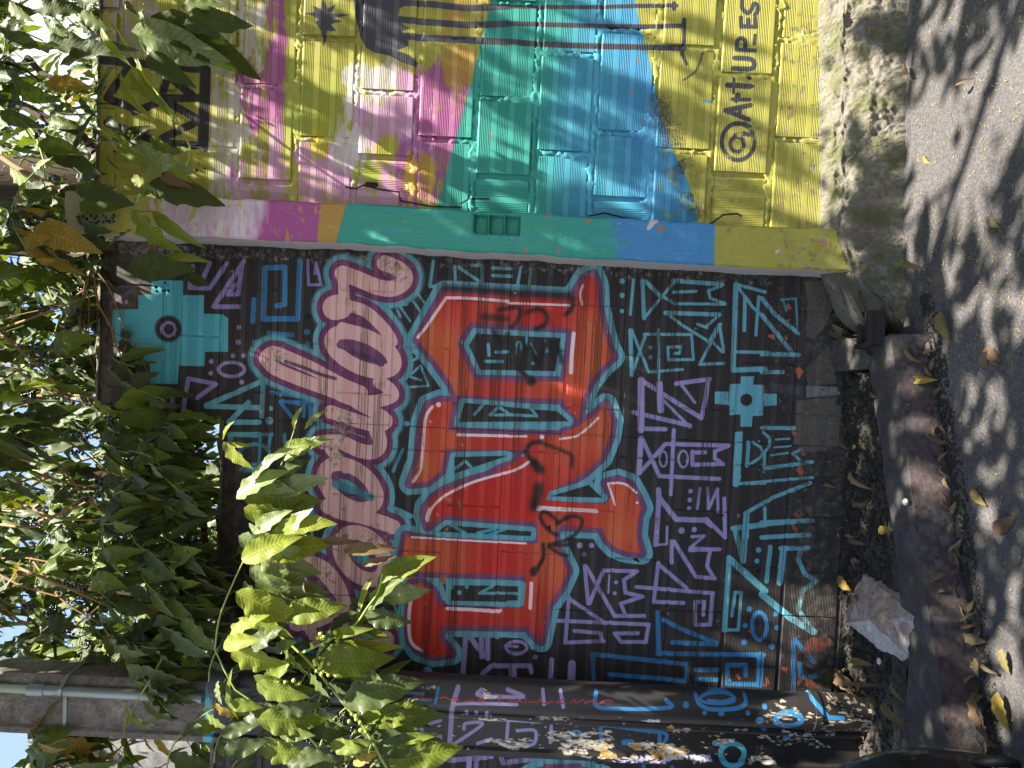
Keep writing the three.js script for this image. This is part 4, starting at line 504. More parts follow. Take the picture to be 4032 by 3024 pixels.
// ---------------------------------------------------------------- loose rock, broken slab, metal block
{
  const R = rng(71), g0 = (X, Y) => onGround(X, Y, 0);
  const P = (X, Y, z) => onWall(X, Y, z), W = (x, y) => [3000 + x / 1.62, 2000 + y / 1.62];
  const pts = []; const add = (x, y, z) => pts.push(P(...W(x, y), z));
  const gz = (x, y) => { const q = W(x, y); return onGround(q[0], q[1], 0.005).z; };
  for (const [x, y, z] of [[650, 425, 0.24], [690, 410, 0.22], [740, 440, 0.27], [840, 500, 0.38], [930, 560, 0.47], [980, 690, 0.54], [965, 800, 0.55], [945, 870, 0.555], [900, 862, 0.52], [690, 720, 0.37], [600, 620, 0.26], [612, 570, 0.25], [535, 670, 0.15], [545, 730, 0.17]]) add(x, y, z);
  for (const [x, y] of [[740, 890], [890, 972], [935, 945], [975, 760], [985, 690], [600, 770]]) add(x, y, gz(x, y));
  add(640, 640, 0.04); add(760, 560, 0.12); add(930, 620, 0.36);
  const hull = new ConvexGeometry(pts); const big = [];
  { // roughen: subdivide and push
    let g = hull, pos = Array.from(g.attributes.position.array);
    for (let it = 0; it < 5; it++) { const q = []; for (let i = 0; i < pos.length; i += 9) { const a = pos.slice(i, i + 3), b = pos.slice(i + 3, i + 6), c = pos.slice(i + 6, i + 9), m = (u, v) => u.map((x, k) => (x + v[k]) / 2), ab = m(a, b), bc = m(b, c), ca = m(c, a); q.push(...a, ...ab, ...ca, ...ab, ...b, ...bc, ...ca, ...bc, ...c, ...ab, ...bc, ...ca); } pos = q; }
    const cen = new THREE.Vector3(); pts.forEach((v) => cen.add(v)); cen.multiplyScalar(1 / pts.length);
    const cols = [], v = new THREE.Vector3(), up = new THREE.Vector3(0.42, 0.42, 0.8).normalize(), nn = hull.attributes.normal;
    const per = pos.length / 9 / (hull.attributes.position.count / 3);
    for (let i = 0; i < pos.length; i += 3) { v.set(pos[i], pos[i + 1], pos[i + 2]); const n = (fbm(v.x * 14, v.y * 14, v.z * 14, 4) - 0.5) * 0.032 + (fbm(v.x * 60, v.y * 60, v.z * 60, 3) - 0.5) * 0.016; const d = v.clone().sub(cen).normalize(); pos[i] += d.x * n; pos[i + 1] += d.y * n; pos[i + 2] += d.z * n;
      const tri = Math.floor(Math.floor(i / 9) / per), dot = nn.getX(tri * 3) * up.x + nn.getY(tri * 3) * up.y + nn.getZ(tri * 3) * up.z, w = clamp((nn.getX(tri * 3) + 0.28) * 7 + (fbm(v.x * 26, v.y * 26, v.z * 26, 3) - 0.5) * 4.5), f = 0.55 + 0.9 * fbm(v.x * 110, v.y * 110, v.z * 110, 3), rust = fbm(v.x * 34, v.y * 34, v.z * 34 + 9, 3); const br = rust > 0.52 ? [0.27, 0.195, 0.135] : [0.29, 0.235, 0.18];
      cols.push(mix(0.46, br[0], w) * f, mix(0.44, br[1], w) * f, mix(0.41, br[2], w) * f); }
    g = new THREE.BufferGeometry(); g.setAttribute('position', new THREE.Float32BufferAttribute(pos, 3)); g.setAttribute('color', new THREE.Float32BufferAttribute(cols, 3)); g.setAttribute('uv', new THREE.Float32BufferAttribute(new Float32Array(pos.length / 3 * 2), 2)); g.computeVertexNormals();
    single('rock', 'pale broken stone with a brown face resting across path and kerb', 'rock', boxUV(g, 2), std({ vertexColors: true, bumpMap: concreteBump, bumpScale: 0.006, roughness: 0.95 }));
  }
  const slab = (name, label, cat, poly, thick, m, tilt = 0) => { const s = poly.map(([X, Y, h]) => { const q = onGround(X, Y, h ?? 0.02); return q; }); const lo = s.map((q) => q.clone().setY(q.y - thick)); const g = new ConvexGeometry([...s, ...lo]); return single(name, label, cat, boxUV(g, 2), m); };
  slab('concrete_shard', 'long broken concrete shard leaning in the corner below the pilaster', 'concrete piece', [[3290, 1112, 0.14], [3305, 1106, 0.14], [3345, 1190, 0.10], [3395, 1275, 0.05], [3385, 1292, 0.05], [3360, 1270, 0.06], [3335, 1215, 0.09]], 0.018, M.concrete);
  slab('broken_slab', 'cracked flat concrete slab lying on the dirt path', 'concrete piece', [[3265, 1345, 0.022], [3330, 1330, 0.022], [3385, 1350, 0.022], [3420, 1400, 0.022], [3400, 1450, 0.022], [3290, 1462, 0.022], [3270, 1420, 0.022]], 0.05, M.concrete);
  const rust = std({ color: 0x2e2827, roughness: 0.7, metalness: 0.3, bumpMap: concreteBump, bumpScale: 0.004 });
  const mb = thing('metal_block', 'small dark rusty metal channel set at the end of the kerb', 'metal block', onGround(3440, 1300, 0).toArray());
  const c0 = onGround(3440, 1295, 0.02), box = (w, h, d, x, y, z) => { const g = new RoundedBoxGeometry(w, h, d, 2, 0.004); g.rotateY(0.1); g.translate(c0.x + x, c0.y + y, c0.z + z); return boxUV(g, 3); };
  part(mb, 'plate', box(0.12, 0.05, 0.07, 0, 0.0, 0), rust); part(mb, 'flange', box(0.12, 0.02, 0.02, 0, 0.03, 0.035), rust); part(mb, 'flange', box(0.12, 0.02, 0.02, 0, 0.03, -0.035), rust); part(mb, 'end_plate', box(0.018, 0.03, 0.09, -0.06, 0.03, 0), rust);
}

// ---------------------------------------------------------------- black car parked at the kerb, only its front corner reaches into view
{
  const car = thing('parked_car', 'glossy black parked car, front bumper corner at the kerb', 'car', [-2.9, BASE - KERB - SLOPE * 2.4, 1.9]);
  const paint = new THREE.MeshPhysicalMaterial({ color: 0x0b0a0d, roughness: 0.35, clearcoat: 1, clearcoatRoughness: 0.08 }), trim = std({ color: 0x0d0d0e, roughness: 0.7 }), glass = new THREE.MeshPhysicalMaterial({ color: 0x0a0c0e, roughness: 0.06, clearcoat: 1 }), chrome = std({ color: 0xb8bcc0, metalness: 1, roughness: 0.2 });
  const nose = onWall(3620, 2924, 1.08).x, g0 = BASE - KERB + SLOPE * (nose - 0.6), Wd = 1.66, z0 = 0.98;   // z0: the side by the kerb
  const s = new THREE.Shape(); s.moveTo(nose - 0.03, 0.10);
  s.bezierCurveTo(nose + 0.012, 0.30, nose + 0.012, 0.42, nose - 0.02, 0.52); s.bezierCurveTo(nose - 0.05, 0.62, nose - 0.12, 0.70, nose - 0.26, 0.76); s.bezierCurveTo(nose - 0.7, 0.88, nose - 1.0, 0.92, nose - 1.25, 0.95); s.bezierCurveTo(nose - 1.6, 1.25, nose - 1.9, 1.42, nose - 2.3, 1.45); s.bezierCurveTo(nose - 3.0, 1.46, nose - 3.5, 1.36, nose - 3.85, 1.0); s.bezierCurveTo(nose - 3.98, 0.9, nose - 4.0, 0.6, nose - 3.95, 0.25); s.lineTo(nose - 3.5, 0.2);
  s.absarc(nose - 3.2, 0.24, 0.34, -0.1, Math.PI + 0.1, false); 
  const arch = (cx) => { const h = new THREE.Path(); h.absarc(cx, 0.30, 0.34, 0, Math.PI * 2, true); return h; };
  const s2 = new THREE.Shape(s.getPoints(14).filter((q) => q.y > 0.09 && !(q.x > nose - 3.56 && q.x < nose - 2.8 && q.y < 0.7 && q.y > 0.2001)));
  const body = new THREE.ExtrudeGeometry(s2, { depth: Wd - 0.36, bevelEnabled: true, bevelThickness: 0.18, bevelSize: 0.14, bevelOffset: -0.14, bevelSegments: 10, curveSegments: 16 }); body.translate(0, g0, z0 + 0.18);
  part(car, 'body', body, paint);
  const lower = new THREE.Shape(); lower.moveTo(nose - 0.05, 0.12); lower.lineTo(nose - 3.9, 0.12); lower.lineTo(nose - 3.9, 0.26); lower.lineTo(nose - 0.03, 0.26); const lg = new THREE.ExtrudeGeometry(lower, { depth: Wd - 0.36, bevelEnabled: true, bevelThickness: 0.14, bevelSize: 0.08, bevelOffset: -0.08, bevelSegments: 5 }); lg.translate(0, g0, z0 + 0.18); part(car, 'sill', lg, trim);
  for (const cx of [nose - 0.82, nose - 3.2]) for (const side of [0, 1]) { const w = part(car, 'wheel', (() => { const g = new THREE.CylinderGeometry(0.31, 0.31, 0.2, 40); g.rotateX(Math.PI / 2); g.translate(cx, g0 + 0.31, side ? z0 + Wd - 0.09 : z0 + 0.09); return g; })(), trim); const rim = shade(new THREE.Mesh((() => { const g = new THREE.CylinderGeometry(0.19, 0.2, 0.012, 32); g.rotateX(Math.PI / 2); g.translate(cx, g0 + 0.31, side ? z0 + Wd + 0.016 : z0 - 0.016); return g; })(), chrome)); rim.name = 'rim'; w.add(rim); }
  // corner lamp in its recess, both corners
  for (const side of [0, 1]) {
    const zc = side ? z0 + Wd - 0.2 : z0 + 0.2, sg = side ? 1 : -1, ang = sg * 0.62, mk = (g) => { g.rotateY(ang < 0 ? Math.PI / 2 + 0.62 : Math.PI / 2 - 0.62); g.translate(nose - 0.055, g0 + 0.27, zc + sg * 0.09); return g; };
    const rimG = new THREE.TorusGeometry(0.085, 0.012, 12, 40); rimG.scale(1.5, 0.85, 1); const lens = new THREE.SphereGeometry(0.082, 32, 16, 0, 6.2832, 0, 1.2); lens.rotateX(Math.PI / 2); lens.scale(1.5, 0.85, 0.28); lens.translate(0, 0, -0.02);
    const l = part(car, 'corner_lamp', mk(rimG), trim); const q = shade(new THREE.Mesh(mk(lens), glass)); q.name = 'lens'; l.add(q);
    const hd = new THREE.SphereGeometry(0.14, 32, 16); hd.scale(1.3, 0.6, 0.5); hd.rotateY(ang < 0 ? Math.PI / 2 + 0.7 : Math.PI / 2 - 0.7); hd.translate(nose - 0.2, g0 + 0.62, side ? z0 + Wd - 0.22 : z0 + 0.22); part(car, 'headlight', hd, glass);
  }
  const win = new THREE.Shape(); [[nose - 1.42, 0.98], [nose - 1.95, 1.36], [nose - 3.2, 1.36], [nose - 3.6, 1.02]].forEach((q, i) => i ? win.lineTo(...q) : win.moveTo(...q)); for (const zz of [z0 - 0.002, z0 + Wd - 0.008]) { const g = new THREE.ExtrudeGeometry(win, { depth: 0.01, bevelEnabled: false }); g.translate(0, g0, zz); part(car, 'side_window', g, glass); }
  const pl = new RoundedBoxGeometry(0.012, 0.11, 0.34, 2, 0.004); pl.translate(nose + 0.012, g0 + 0.42, z0 + Wd / 2); part(car, 'blank_plate', pl, trim);
}

// ---------------------------------------------------------------- leaves
const leafMap = (() => {
  const cv = document.createElement('canvas'); cv.width = 256; cv.height = 128; const c = cv.getContext('2d'), R = rng(81);
  c.fillStyle = '#c4c4c4'; c.fillRect(0, 0, 256, 128);
  for (let i = 0; i < 700; i++) { c.globalAlpha = 0.16; c.fillStyle = R() < 0.5 ? '#a0a096' : '#e0e4d4'; c.beginPath(); c.ellipse(R() * 256, R() * 128, 1 + R() * 6, 1 + R() * 4, R() * 3, 0, 7); c.fill(); }
  c.globalAlpha = 0.85; c.strokeStyle = '#eef2d8'; c.lineWidth = 1.6;
  for (let i = 0; i < 16; i++) for (const s of [-1, 1]) { const x = 6 + i * 15.5; c.beginPath(); c.moveTo(x, 64); c.quadraticCurveTo(x + 14, 64 + s * 30, x + 34, 64 + s * 62); c.stroke(); c.globalAlpha = 0.5; c.strokeStyle = '#83877a'; c.beginPath(); c.moveTo(x + 7, 64); c.quadraticCurveTo(x + 21, 64 + s * 30, x + 41, 64 + s * 62); c.stroke(); c.globalAlpha = 0.75; c.strokeStyle = '#e9eed2'; }
  c.globalAlpha = 1; c.strokeStyle = '#f4f6dc'; c.lineWidth = 3; c.beginPath(); c.moveTo(0, 64); c.lineTo(256, 64); c.stroke();
  const t = new THREE.CanvasTexture(cv); t.colorSpace = THREE.SRGBColorSpace; return t;
})();
const leafBump = noiseMap(128, (u, v) => { const a = Math.abs(v - 0.5) * 2, k = (u * 16 - a * 2.2) % 1, q = (k + 1) % 1; return [40 + 190 * Math.sin(Math.PI * q) * clamp(a * 6), 0, 0]; }, false);   // the blade swells between its side veins
const leafMat = (r, g, b, tr = 0.4, coat = 0.14) => new THREE.MeshPhysicalMaterial({ map: leafMap, bumpMap: leafBump, bumpScale: 0.0008, color: new THREE.Color().setRGB(r, g, b), roughness: 0.75, transmission: tr, thickness: 0, clearcoat: coat, clearcoatRoughness: 0.33, specularIntensity: 0.5, side: THREE.DoubleSide });
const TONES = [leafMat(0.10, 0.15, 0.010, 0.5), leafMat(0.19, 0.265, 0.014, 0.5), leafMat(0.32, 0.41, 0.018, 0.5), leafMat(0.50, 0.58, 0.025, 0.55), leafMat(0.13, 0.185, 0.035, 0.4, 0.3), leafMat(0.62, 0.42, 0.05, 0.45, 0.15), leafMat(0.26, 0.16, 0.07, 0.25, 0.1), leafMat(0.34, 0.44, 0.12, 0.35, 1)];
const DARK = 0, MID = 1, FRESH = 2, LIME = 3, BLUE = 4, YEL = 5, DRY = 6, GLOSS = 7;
function leafGeo(W, curl, fold, wave, seed, nx = 10, ny = 4) {
  const R = rng(seed), ph = R() * 6, side = (R() - 0.5) * 0.12;
  return grid(nx, ny, (t, q) => {
    const s = q * 2 - 1, w = W * Math.pow(Math.sin(Math.PI * Math.pow(clamp(t, 0.0005, 0.9995), 0.78)), 0.92) * (1 - 0.22 * t) + 0.004 * (1 - t), a = curl * t;
    const x = curl ? Math.sin(a) / curl : t, y = curl ? -(1 - Math.cos(a)) / curl : 0;
    const ruf = wave * Math.sin(t * 26 + ph + s * 2) * Math.abs(s) * Math.abs(s) * (t > 0.04 && t < 0.97 ? 1 : 0);
    return [x, y + Math.abs(s) * w * fold + ruf * w * 1.5, s * w + side * t * t * (1 - t) * 2, t, q];
  });
}
const LEAVES = [leafGeo(0.19, 0.5, 0.35, 0.13, 1, 16), leafGeo(0.155, 1.25, 0.55, 0.2, 2, 16), leafGeo(0.18, 0.25, 0.2, 0.16, 3, 16), leafGeo(0.12, 0.7, 0.6, 0.11, 4, 16), leafGeo(0.215, 0.75, 0.3, 0.2, 5, 16), leafGeo(0.10, 0.3, 0.7, 0.07, 6, 16)];
const DRYLEAF = [leafGeo(0.16, 1.4, 1.0, 0.10, 7, 18, 6), leafGeo(0.19, 0.6, 0.5, 0.12, 8, 18, 6), leafGeo(0.12, 1.9, 1.4, 0.10, 9, 18, 6), leafGeo(0.2, 0.3, 0.25, 0.08, 10, 18, 6)];
const SIMPLE = leafGeo(0.17, 0.5, 0.3, 0, 11, 4, 2);
function leafMatrix(base, dir, nrm, len) { const X = dir.clone().normalize(), Z = new THREE.Vector3().crossVectors(X, nrm); if (Z.lengthSq() < 1e-6) Z.set(0, 0, 1); Z.normalize(); const Y = new THREE.Vector3().crossVectors(Z, X); return new THREE.Matrix4().makeBasis(X.multiplyScalar(len), Y.multiplyScalar(len), Z.multiplyScalar(len)).setPosition(base); }
const project = (p) => { const v = p.clone().sub(EYE), w = v.dot(FWD); return [2016 + FOCAL * v.dot(RGT) / w, 1512 - FOCAL * v.dot(UPV) / w, w]; };
const inFrame = (p, m = 0) => { const q = project(p); return q[2] > 0.1 && q[0] > -m && q[0] < 4032 + m && q[1] > -m && q[1] < 3024 + m; };
const bark = std({ map: concreteMap, bumpMap: concreteBump, bumpScale: 0.006, roughness: 0.95, color: 0x8a6b50 }), greenStem = std({ color: 0x8a9a4a, roughness: 0.6 }), twigMat = std({ color: 0x8d6a4a, roughness: 0.85 });
const berryBlack = new THREE.MeshPhysicalMaterial({ color: 0x0d0c12, roughness: 0.28, clearcoat: 0.5, clearcoatRoughness: 0.2 }), berryGreen = std({ color: 0xa9b44a, roughness: 0.45 });
class Plant {
  constructor(name, label, category, pos) { this.g = thing(name, label, category, pos); this.list = []; this.R = rng(name.length * 77 + Math.round(Math.abs(pos[0]) * 100)); this.stems = []; this.bunches = 0; }
  leaf(base, dir, nrm, len, tone, v) { this.list.push({ m: leafMatrix(base, dir, nrm, len), tone, v: v ?? Math.floor(this.R() * LEAVES.length), base: base.clone(), len }); }
  branch(pts, r0, r1, m = twigMat, name = 'branch') { const g = tube(pts, r0, r1); if (m === bark) boxUV(g, 3); part(this.g, name, g, m); return new THREE.CatmullRomCurve3(pts); }
  bunch(p, n, spread, m = berryBlack, r = 0.0052) { const R = this.R, gs = []; for (let i = 0; i < n; i++) { const s = new THREE.IcosahedronGeometry(r * (0.8 + R() * 0.4), 1); s.translate(p.x + (R() - 0.5) * spread * 1.2, p.y + (R() - 0.5) * spread * 1.6, p.z + (R() - 0.5) * spread); gs.push(s); } part(this.g, 'berry_cluster', merged(gs), m); this.bunches++; }
  spray(start, dir, len, n, L, tones, droop = 0.9, r = 0.0035, stem = greenStem) {
    const R = this.R, pts = [start.clone()], d = dir.clone().normalize(), p = start.clone(), K = 6;
    for (let i = 0; i < K; i++) { d.y -= droop / K; d.x += (R() - 0.5) * 0.25; d.z += (R() - 0.5) * 0.25; d.normalize(); p.addScaledVector(d, len / K); pts.push(p.clone()); }
    this.branch(pts, r, r * 0.4, stem);
    const c = new THREE.CatmullRomCurve3(pts), t3 = new THREE.Vector3(), q = new THREE.Vector3();
    for (let i = 0; i < n; i++) { const t = 0.12 + 0.88 * (i + R() * 0.5) / n; c.getPointAt(Math.min(1, t), q); c.getTangentAt(Math.min(1, t), t3); const a = i * 2.4 + R() * 0.6, side = new THREE.Vector3(Math.cos(a), 0.15, Math.sin(a));
      const ld = t3.clone().multiplyScalar(0.5).add(side.multiplyScalar(0.75)); ld.y -= 0.45 + R() * 0.5; const nr = new THREE.Vector3((R() - 0.5) * 0.9, 1, 0.35 + (R() - 0.5) * 0.9); this.leaf(q, ld, nr, L * (0.45 + R() * 0.85) * (t > 0.85 ? 0.7 : 1), tones[Math.floor(R() * tones.length)]); }
    return c;
  }
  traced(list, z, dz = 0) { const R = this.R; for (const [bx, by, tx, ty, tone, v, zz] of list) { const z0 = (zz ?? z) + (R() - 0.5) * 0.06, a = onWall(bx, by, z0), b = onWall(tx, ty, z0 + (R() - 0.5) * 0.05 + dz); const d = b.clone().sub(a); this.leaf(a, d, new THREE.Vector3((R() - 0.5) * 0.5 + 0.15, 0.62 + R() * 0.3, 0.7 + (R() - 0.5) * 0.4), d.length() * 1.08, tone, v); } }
  finish(max = 300) {
    const seen = (o) => inFrame(o.base, 60) ? o.len / project(o.base)[2] * (o.base.z > -0.35 ? 1.6 : 1) * (o.front ?? 1) : 0; for (const o of this.list) o.s = seen(o); this.list.sort((a, b) => b.s - a.s);
    const rest = new Map();
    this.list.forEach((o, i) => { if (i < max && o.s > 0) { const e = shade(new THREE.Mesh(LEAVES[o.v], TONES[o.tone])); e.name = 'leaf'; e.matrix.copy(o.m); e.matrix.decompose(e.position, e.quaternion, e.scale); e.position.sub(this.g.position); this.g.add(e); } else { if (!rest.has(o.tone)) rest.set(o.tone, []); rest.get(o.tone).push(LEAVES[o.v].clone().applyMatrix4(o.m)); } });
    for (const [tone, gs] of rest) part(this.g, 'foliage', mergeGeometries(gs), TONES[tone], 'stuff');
  }
}
const V = (x, y, z) => new THREE.Vector3(x, y, z);

// ---- shrub behind the mural wall
const shrub = new Plant('berry_shrub', 'dense green berry shrub growing up behind the black mural wall', 'shrub', [-0.7, BASE, -0.6]);
{
  const R = rng(101);
  shrub.branch([V(-0.7, BASE, -0.6), V(-0.66, 0.2, -0.62), V(-0.72, 1.3, -0.5), V(-0.55, 2.6, -0.55)], 0.05, 0.02, bark, 'trunk'); shrub.branch([V(-1.2, BASE, -0.8), V(-1.15, 0.6, -0.8), V(-1.3, 1.6, -0.7), V(-1.2, 2.7, -0.8)], 0.04, 0.015, bark, 'trunk');
  const green = [DARK, DARK, DARK, MID, MID, FRESH, BLUE, MID];
  for (let i = 0; i < 290; i++) { const x = mix(-2.05, 0.55, R()), front = R(), z = mix(-1.5, 0.02, front), y = mix(x < STEP ? 0.95 : 1.5, 2.35, R()); shrub.spray(V(x, y, z - 0.15), V((R() - 0.5) * 1.4, 0.5 + R() * 0.7, 0.5 + R() * 0.7), 0.4 + R() * 0.4, 11, 0.21, R() < 0.04 ? [YEL, MID] : green, 1.4 + R() * 0.8); }
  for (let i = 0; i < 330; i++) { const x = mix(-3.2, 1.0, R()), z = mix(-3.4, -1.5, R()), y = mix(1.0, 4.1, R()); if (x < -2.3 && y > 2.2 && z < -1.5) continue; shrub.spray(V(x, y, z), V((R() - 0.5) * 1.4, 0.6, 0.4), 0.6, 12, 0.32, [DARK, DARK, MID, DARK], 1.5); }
  // hanging over the wall top, in front of it
  for (let i = 0; i < 34; i++) { const x = mix(-1.25, STEP - 0.05, R()); shrub.spray(V(x, TOPL + 0.10 + R() * 0.35, 0.02), V((R() - 0.5) * 0.8, 0.2, 0.7), 0.28 + R() * 0.15, 8, 0.18, green, 1.7); }
  shrub.branch([onWall(800, 1990, 0.03), onWall(806, 2120, 0.06), onWall(835, 2250, 0.09), onWall(880, 2350, 0.12), onWall(930, 2430, 0.16)], 0.014, 0.009, bark); shrub.branch([onWall(850, 2010, 0.03), onWall(880, 2180, 0.05), onWall(935, 2270, 0.08), onWall(980, 2330, 0.1)], 0.007, 0.005, bark);
  shrub.branch([onWall(-40, 985, -0.12), onWall(180, 1005, -0.1), onWall(375, 1012, 0.0)], 0.016, 0.010, bark);
  // dead twigs fanning down over the wall face
  const tw = (a, r = 0.0035) => { const z = 0.03; shrub.branch(a.map(([x, y], i) => onWall(x / 1.659, 1000 + y / 1.659, z + i * 0.006)), r, r * 0.35, twigMat, 'twig'); };
  tw([[600, 90], [560, 200], [540, 300], [520, 400], [530, 560], [500, 680], [370, 800]], 0.006); tw([[560, 230], [470, 290], [330, 350], [120, 400], [0, 440]], 0.005); tw([[530, 370], [400, 370], [250, 400]], 0.003); tw([[610, 130], [650, 340], [720, 470], [760, 600], [860, 800], [910, 920], [970, 1040]], 0.0045); tw([[630, 110], [700, 200], [800, 440], [870, 600], [960, 760], [1010, 860]], 0.004); tw([[580, 260], [580, 480], [570, 620], [620, 770]], 0.003); tw([[620, 200], [650, 480], [650, 700]], 0.003); tw([[690, 440], [770, 530], [870, 575], [980, 590], [1040, 640], [1065, 730]], 0.0025); tw([[830, 560], [800, 660], [760, 760]], 0.0022); tw([[540, 430], [580, 560], [620, 700]], 0.0025); tw([[900, 880], [1060, 950], [1110, 1050]], 0.003);
  for (let i = 0; i < 26; i++) { const X = mix(40, 620, R()), Y = mix(1080, 2540, R()), z = mix(-0.15, 0.14, R()), a = onWall(X, Y, z), dx = (R() - 0.5) * 0.5, m = V(dx * 0.5 + (R() - 0.5) * 0.1, 0.16, (R() - 0.5) * 0.1); shrub.branch([a, a.clone().add(m), a.clone().add(V(dx, 0.30 + R() * 0.2, -0.1))], 0.0025, 0.006, twigMat, 'twig'); }
  // traced leaves along the wall's edge
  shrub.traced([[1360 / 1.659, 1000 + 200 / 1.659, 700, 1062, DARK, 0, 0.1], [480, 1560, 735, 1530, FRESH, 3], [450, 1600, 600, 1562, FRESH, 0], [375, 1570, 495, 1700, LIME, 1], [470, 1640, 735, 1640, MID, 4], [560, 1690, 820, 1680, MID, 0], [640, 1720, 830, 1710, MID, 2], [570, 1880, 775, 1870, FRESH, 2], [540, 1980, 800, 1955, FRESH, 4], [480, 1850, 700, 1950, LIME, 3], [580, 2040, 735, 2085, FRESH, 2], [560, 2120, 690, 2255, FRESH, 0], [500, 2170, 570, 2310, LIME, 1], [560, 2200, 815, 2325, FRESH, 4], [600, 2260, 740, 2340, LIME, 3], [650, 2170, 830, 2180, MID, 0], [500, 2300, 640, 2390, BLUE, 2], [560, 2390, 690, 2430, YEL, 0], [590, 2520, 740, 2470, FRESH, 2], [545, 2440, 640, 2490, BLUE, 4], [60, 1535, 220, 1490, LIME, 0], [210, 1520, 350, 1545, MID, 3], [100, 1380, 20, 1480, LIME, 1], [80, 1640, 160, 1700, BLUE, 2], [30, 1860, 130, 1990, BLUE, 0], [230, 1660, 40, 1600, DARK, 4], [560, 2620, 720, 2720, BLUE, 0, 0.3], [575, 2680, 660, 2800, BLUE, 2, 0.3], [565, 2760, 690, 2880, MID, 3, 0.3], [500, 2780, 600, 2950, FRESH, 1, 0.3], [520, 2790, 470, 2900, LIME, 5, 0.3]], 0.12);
  shrub.branch([onWall(640, 2590, 0.28), onWall(590, 2680, 0.3), onWall(540, 2760, 0.3), onWall(520, 2810, 0.3)], 0.004, 0.002, greenStem);
  for (let i = 0; i < 34; i++) { const X = mix(20, x0b(i), R()), Y = mix(1060, 2560, R()); const p = onWall(X, Y, mix(-0.3, 0.12, R())); shrub.bunch(p, 12 + Math.floor(R() * 14), 0.03); }
  function x0b(i) { return i % 2 ? 760 : 420; }
  for (const [X, Y] of [[170, 1220], [160, 1370], [330, 1345], [270, 1290], [660, 1770], [600, 1800], [720, 1790], [780, 1790], [690, 1640], [430, 1600], [520, 1640], [280, 2300], [320, 2360], [440, 2320], [570, 2550], [620, 2560], [750, 2540], [690, 2620], [730, 2660]]) shrub.bunch(onWall(X, Y, 0.08), 18, 0.028);
}
shrub.finish(300);

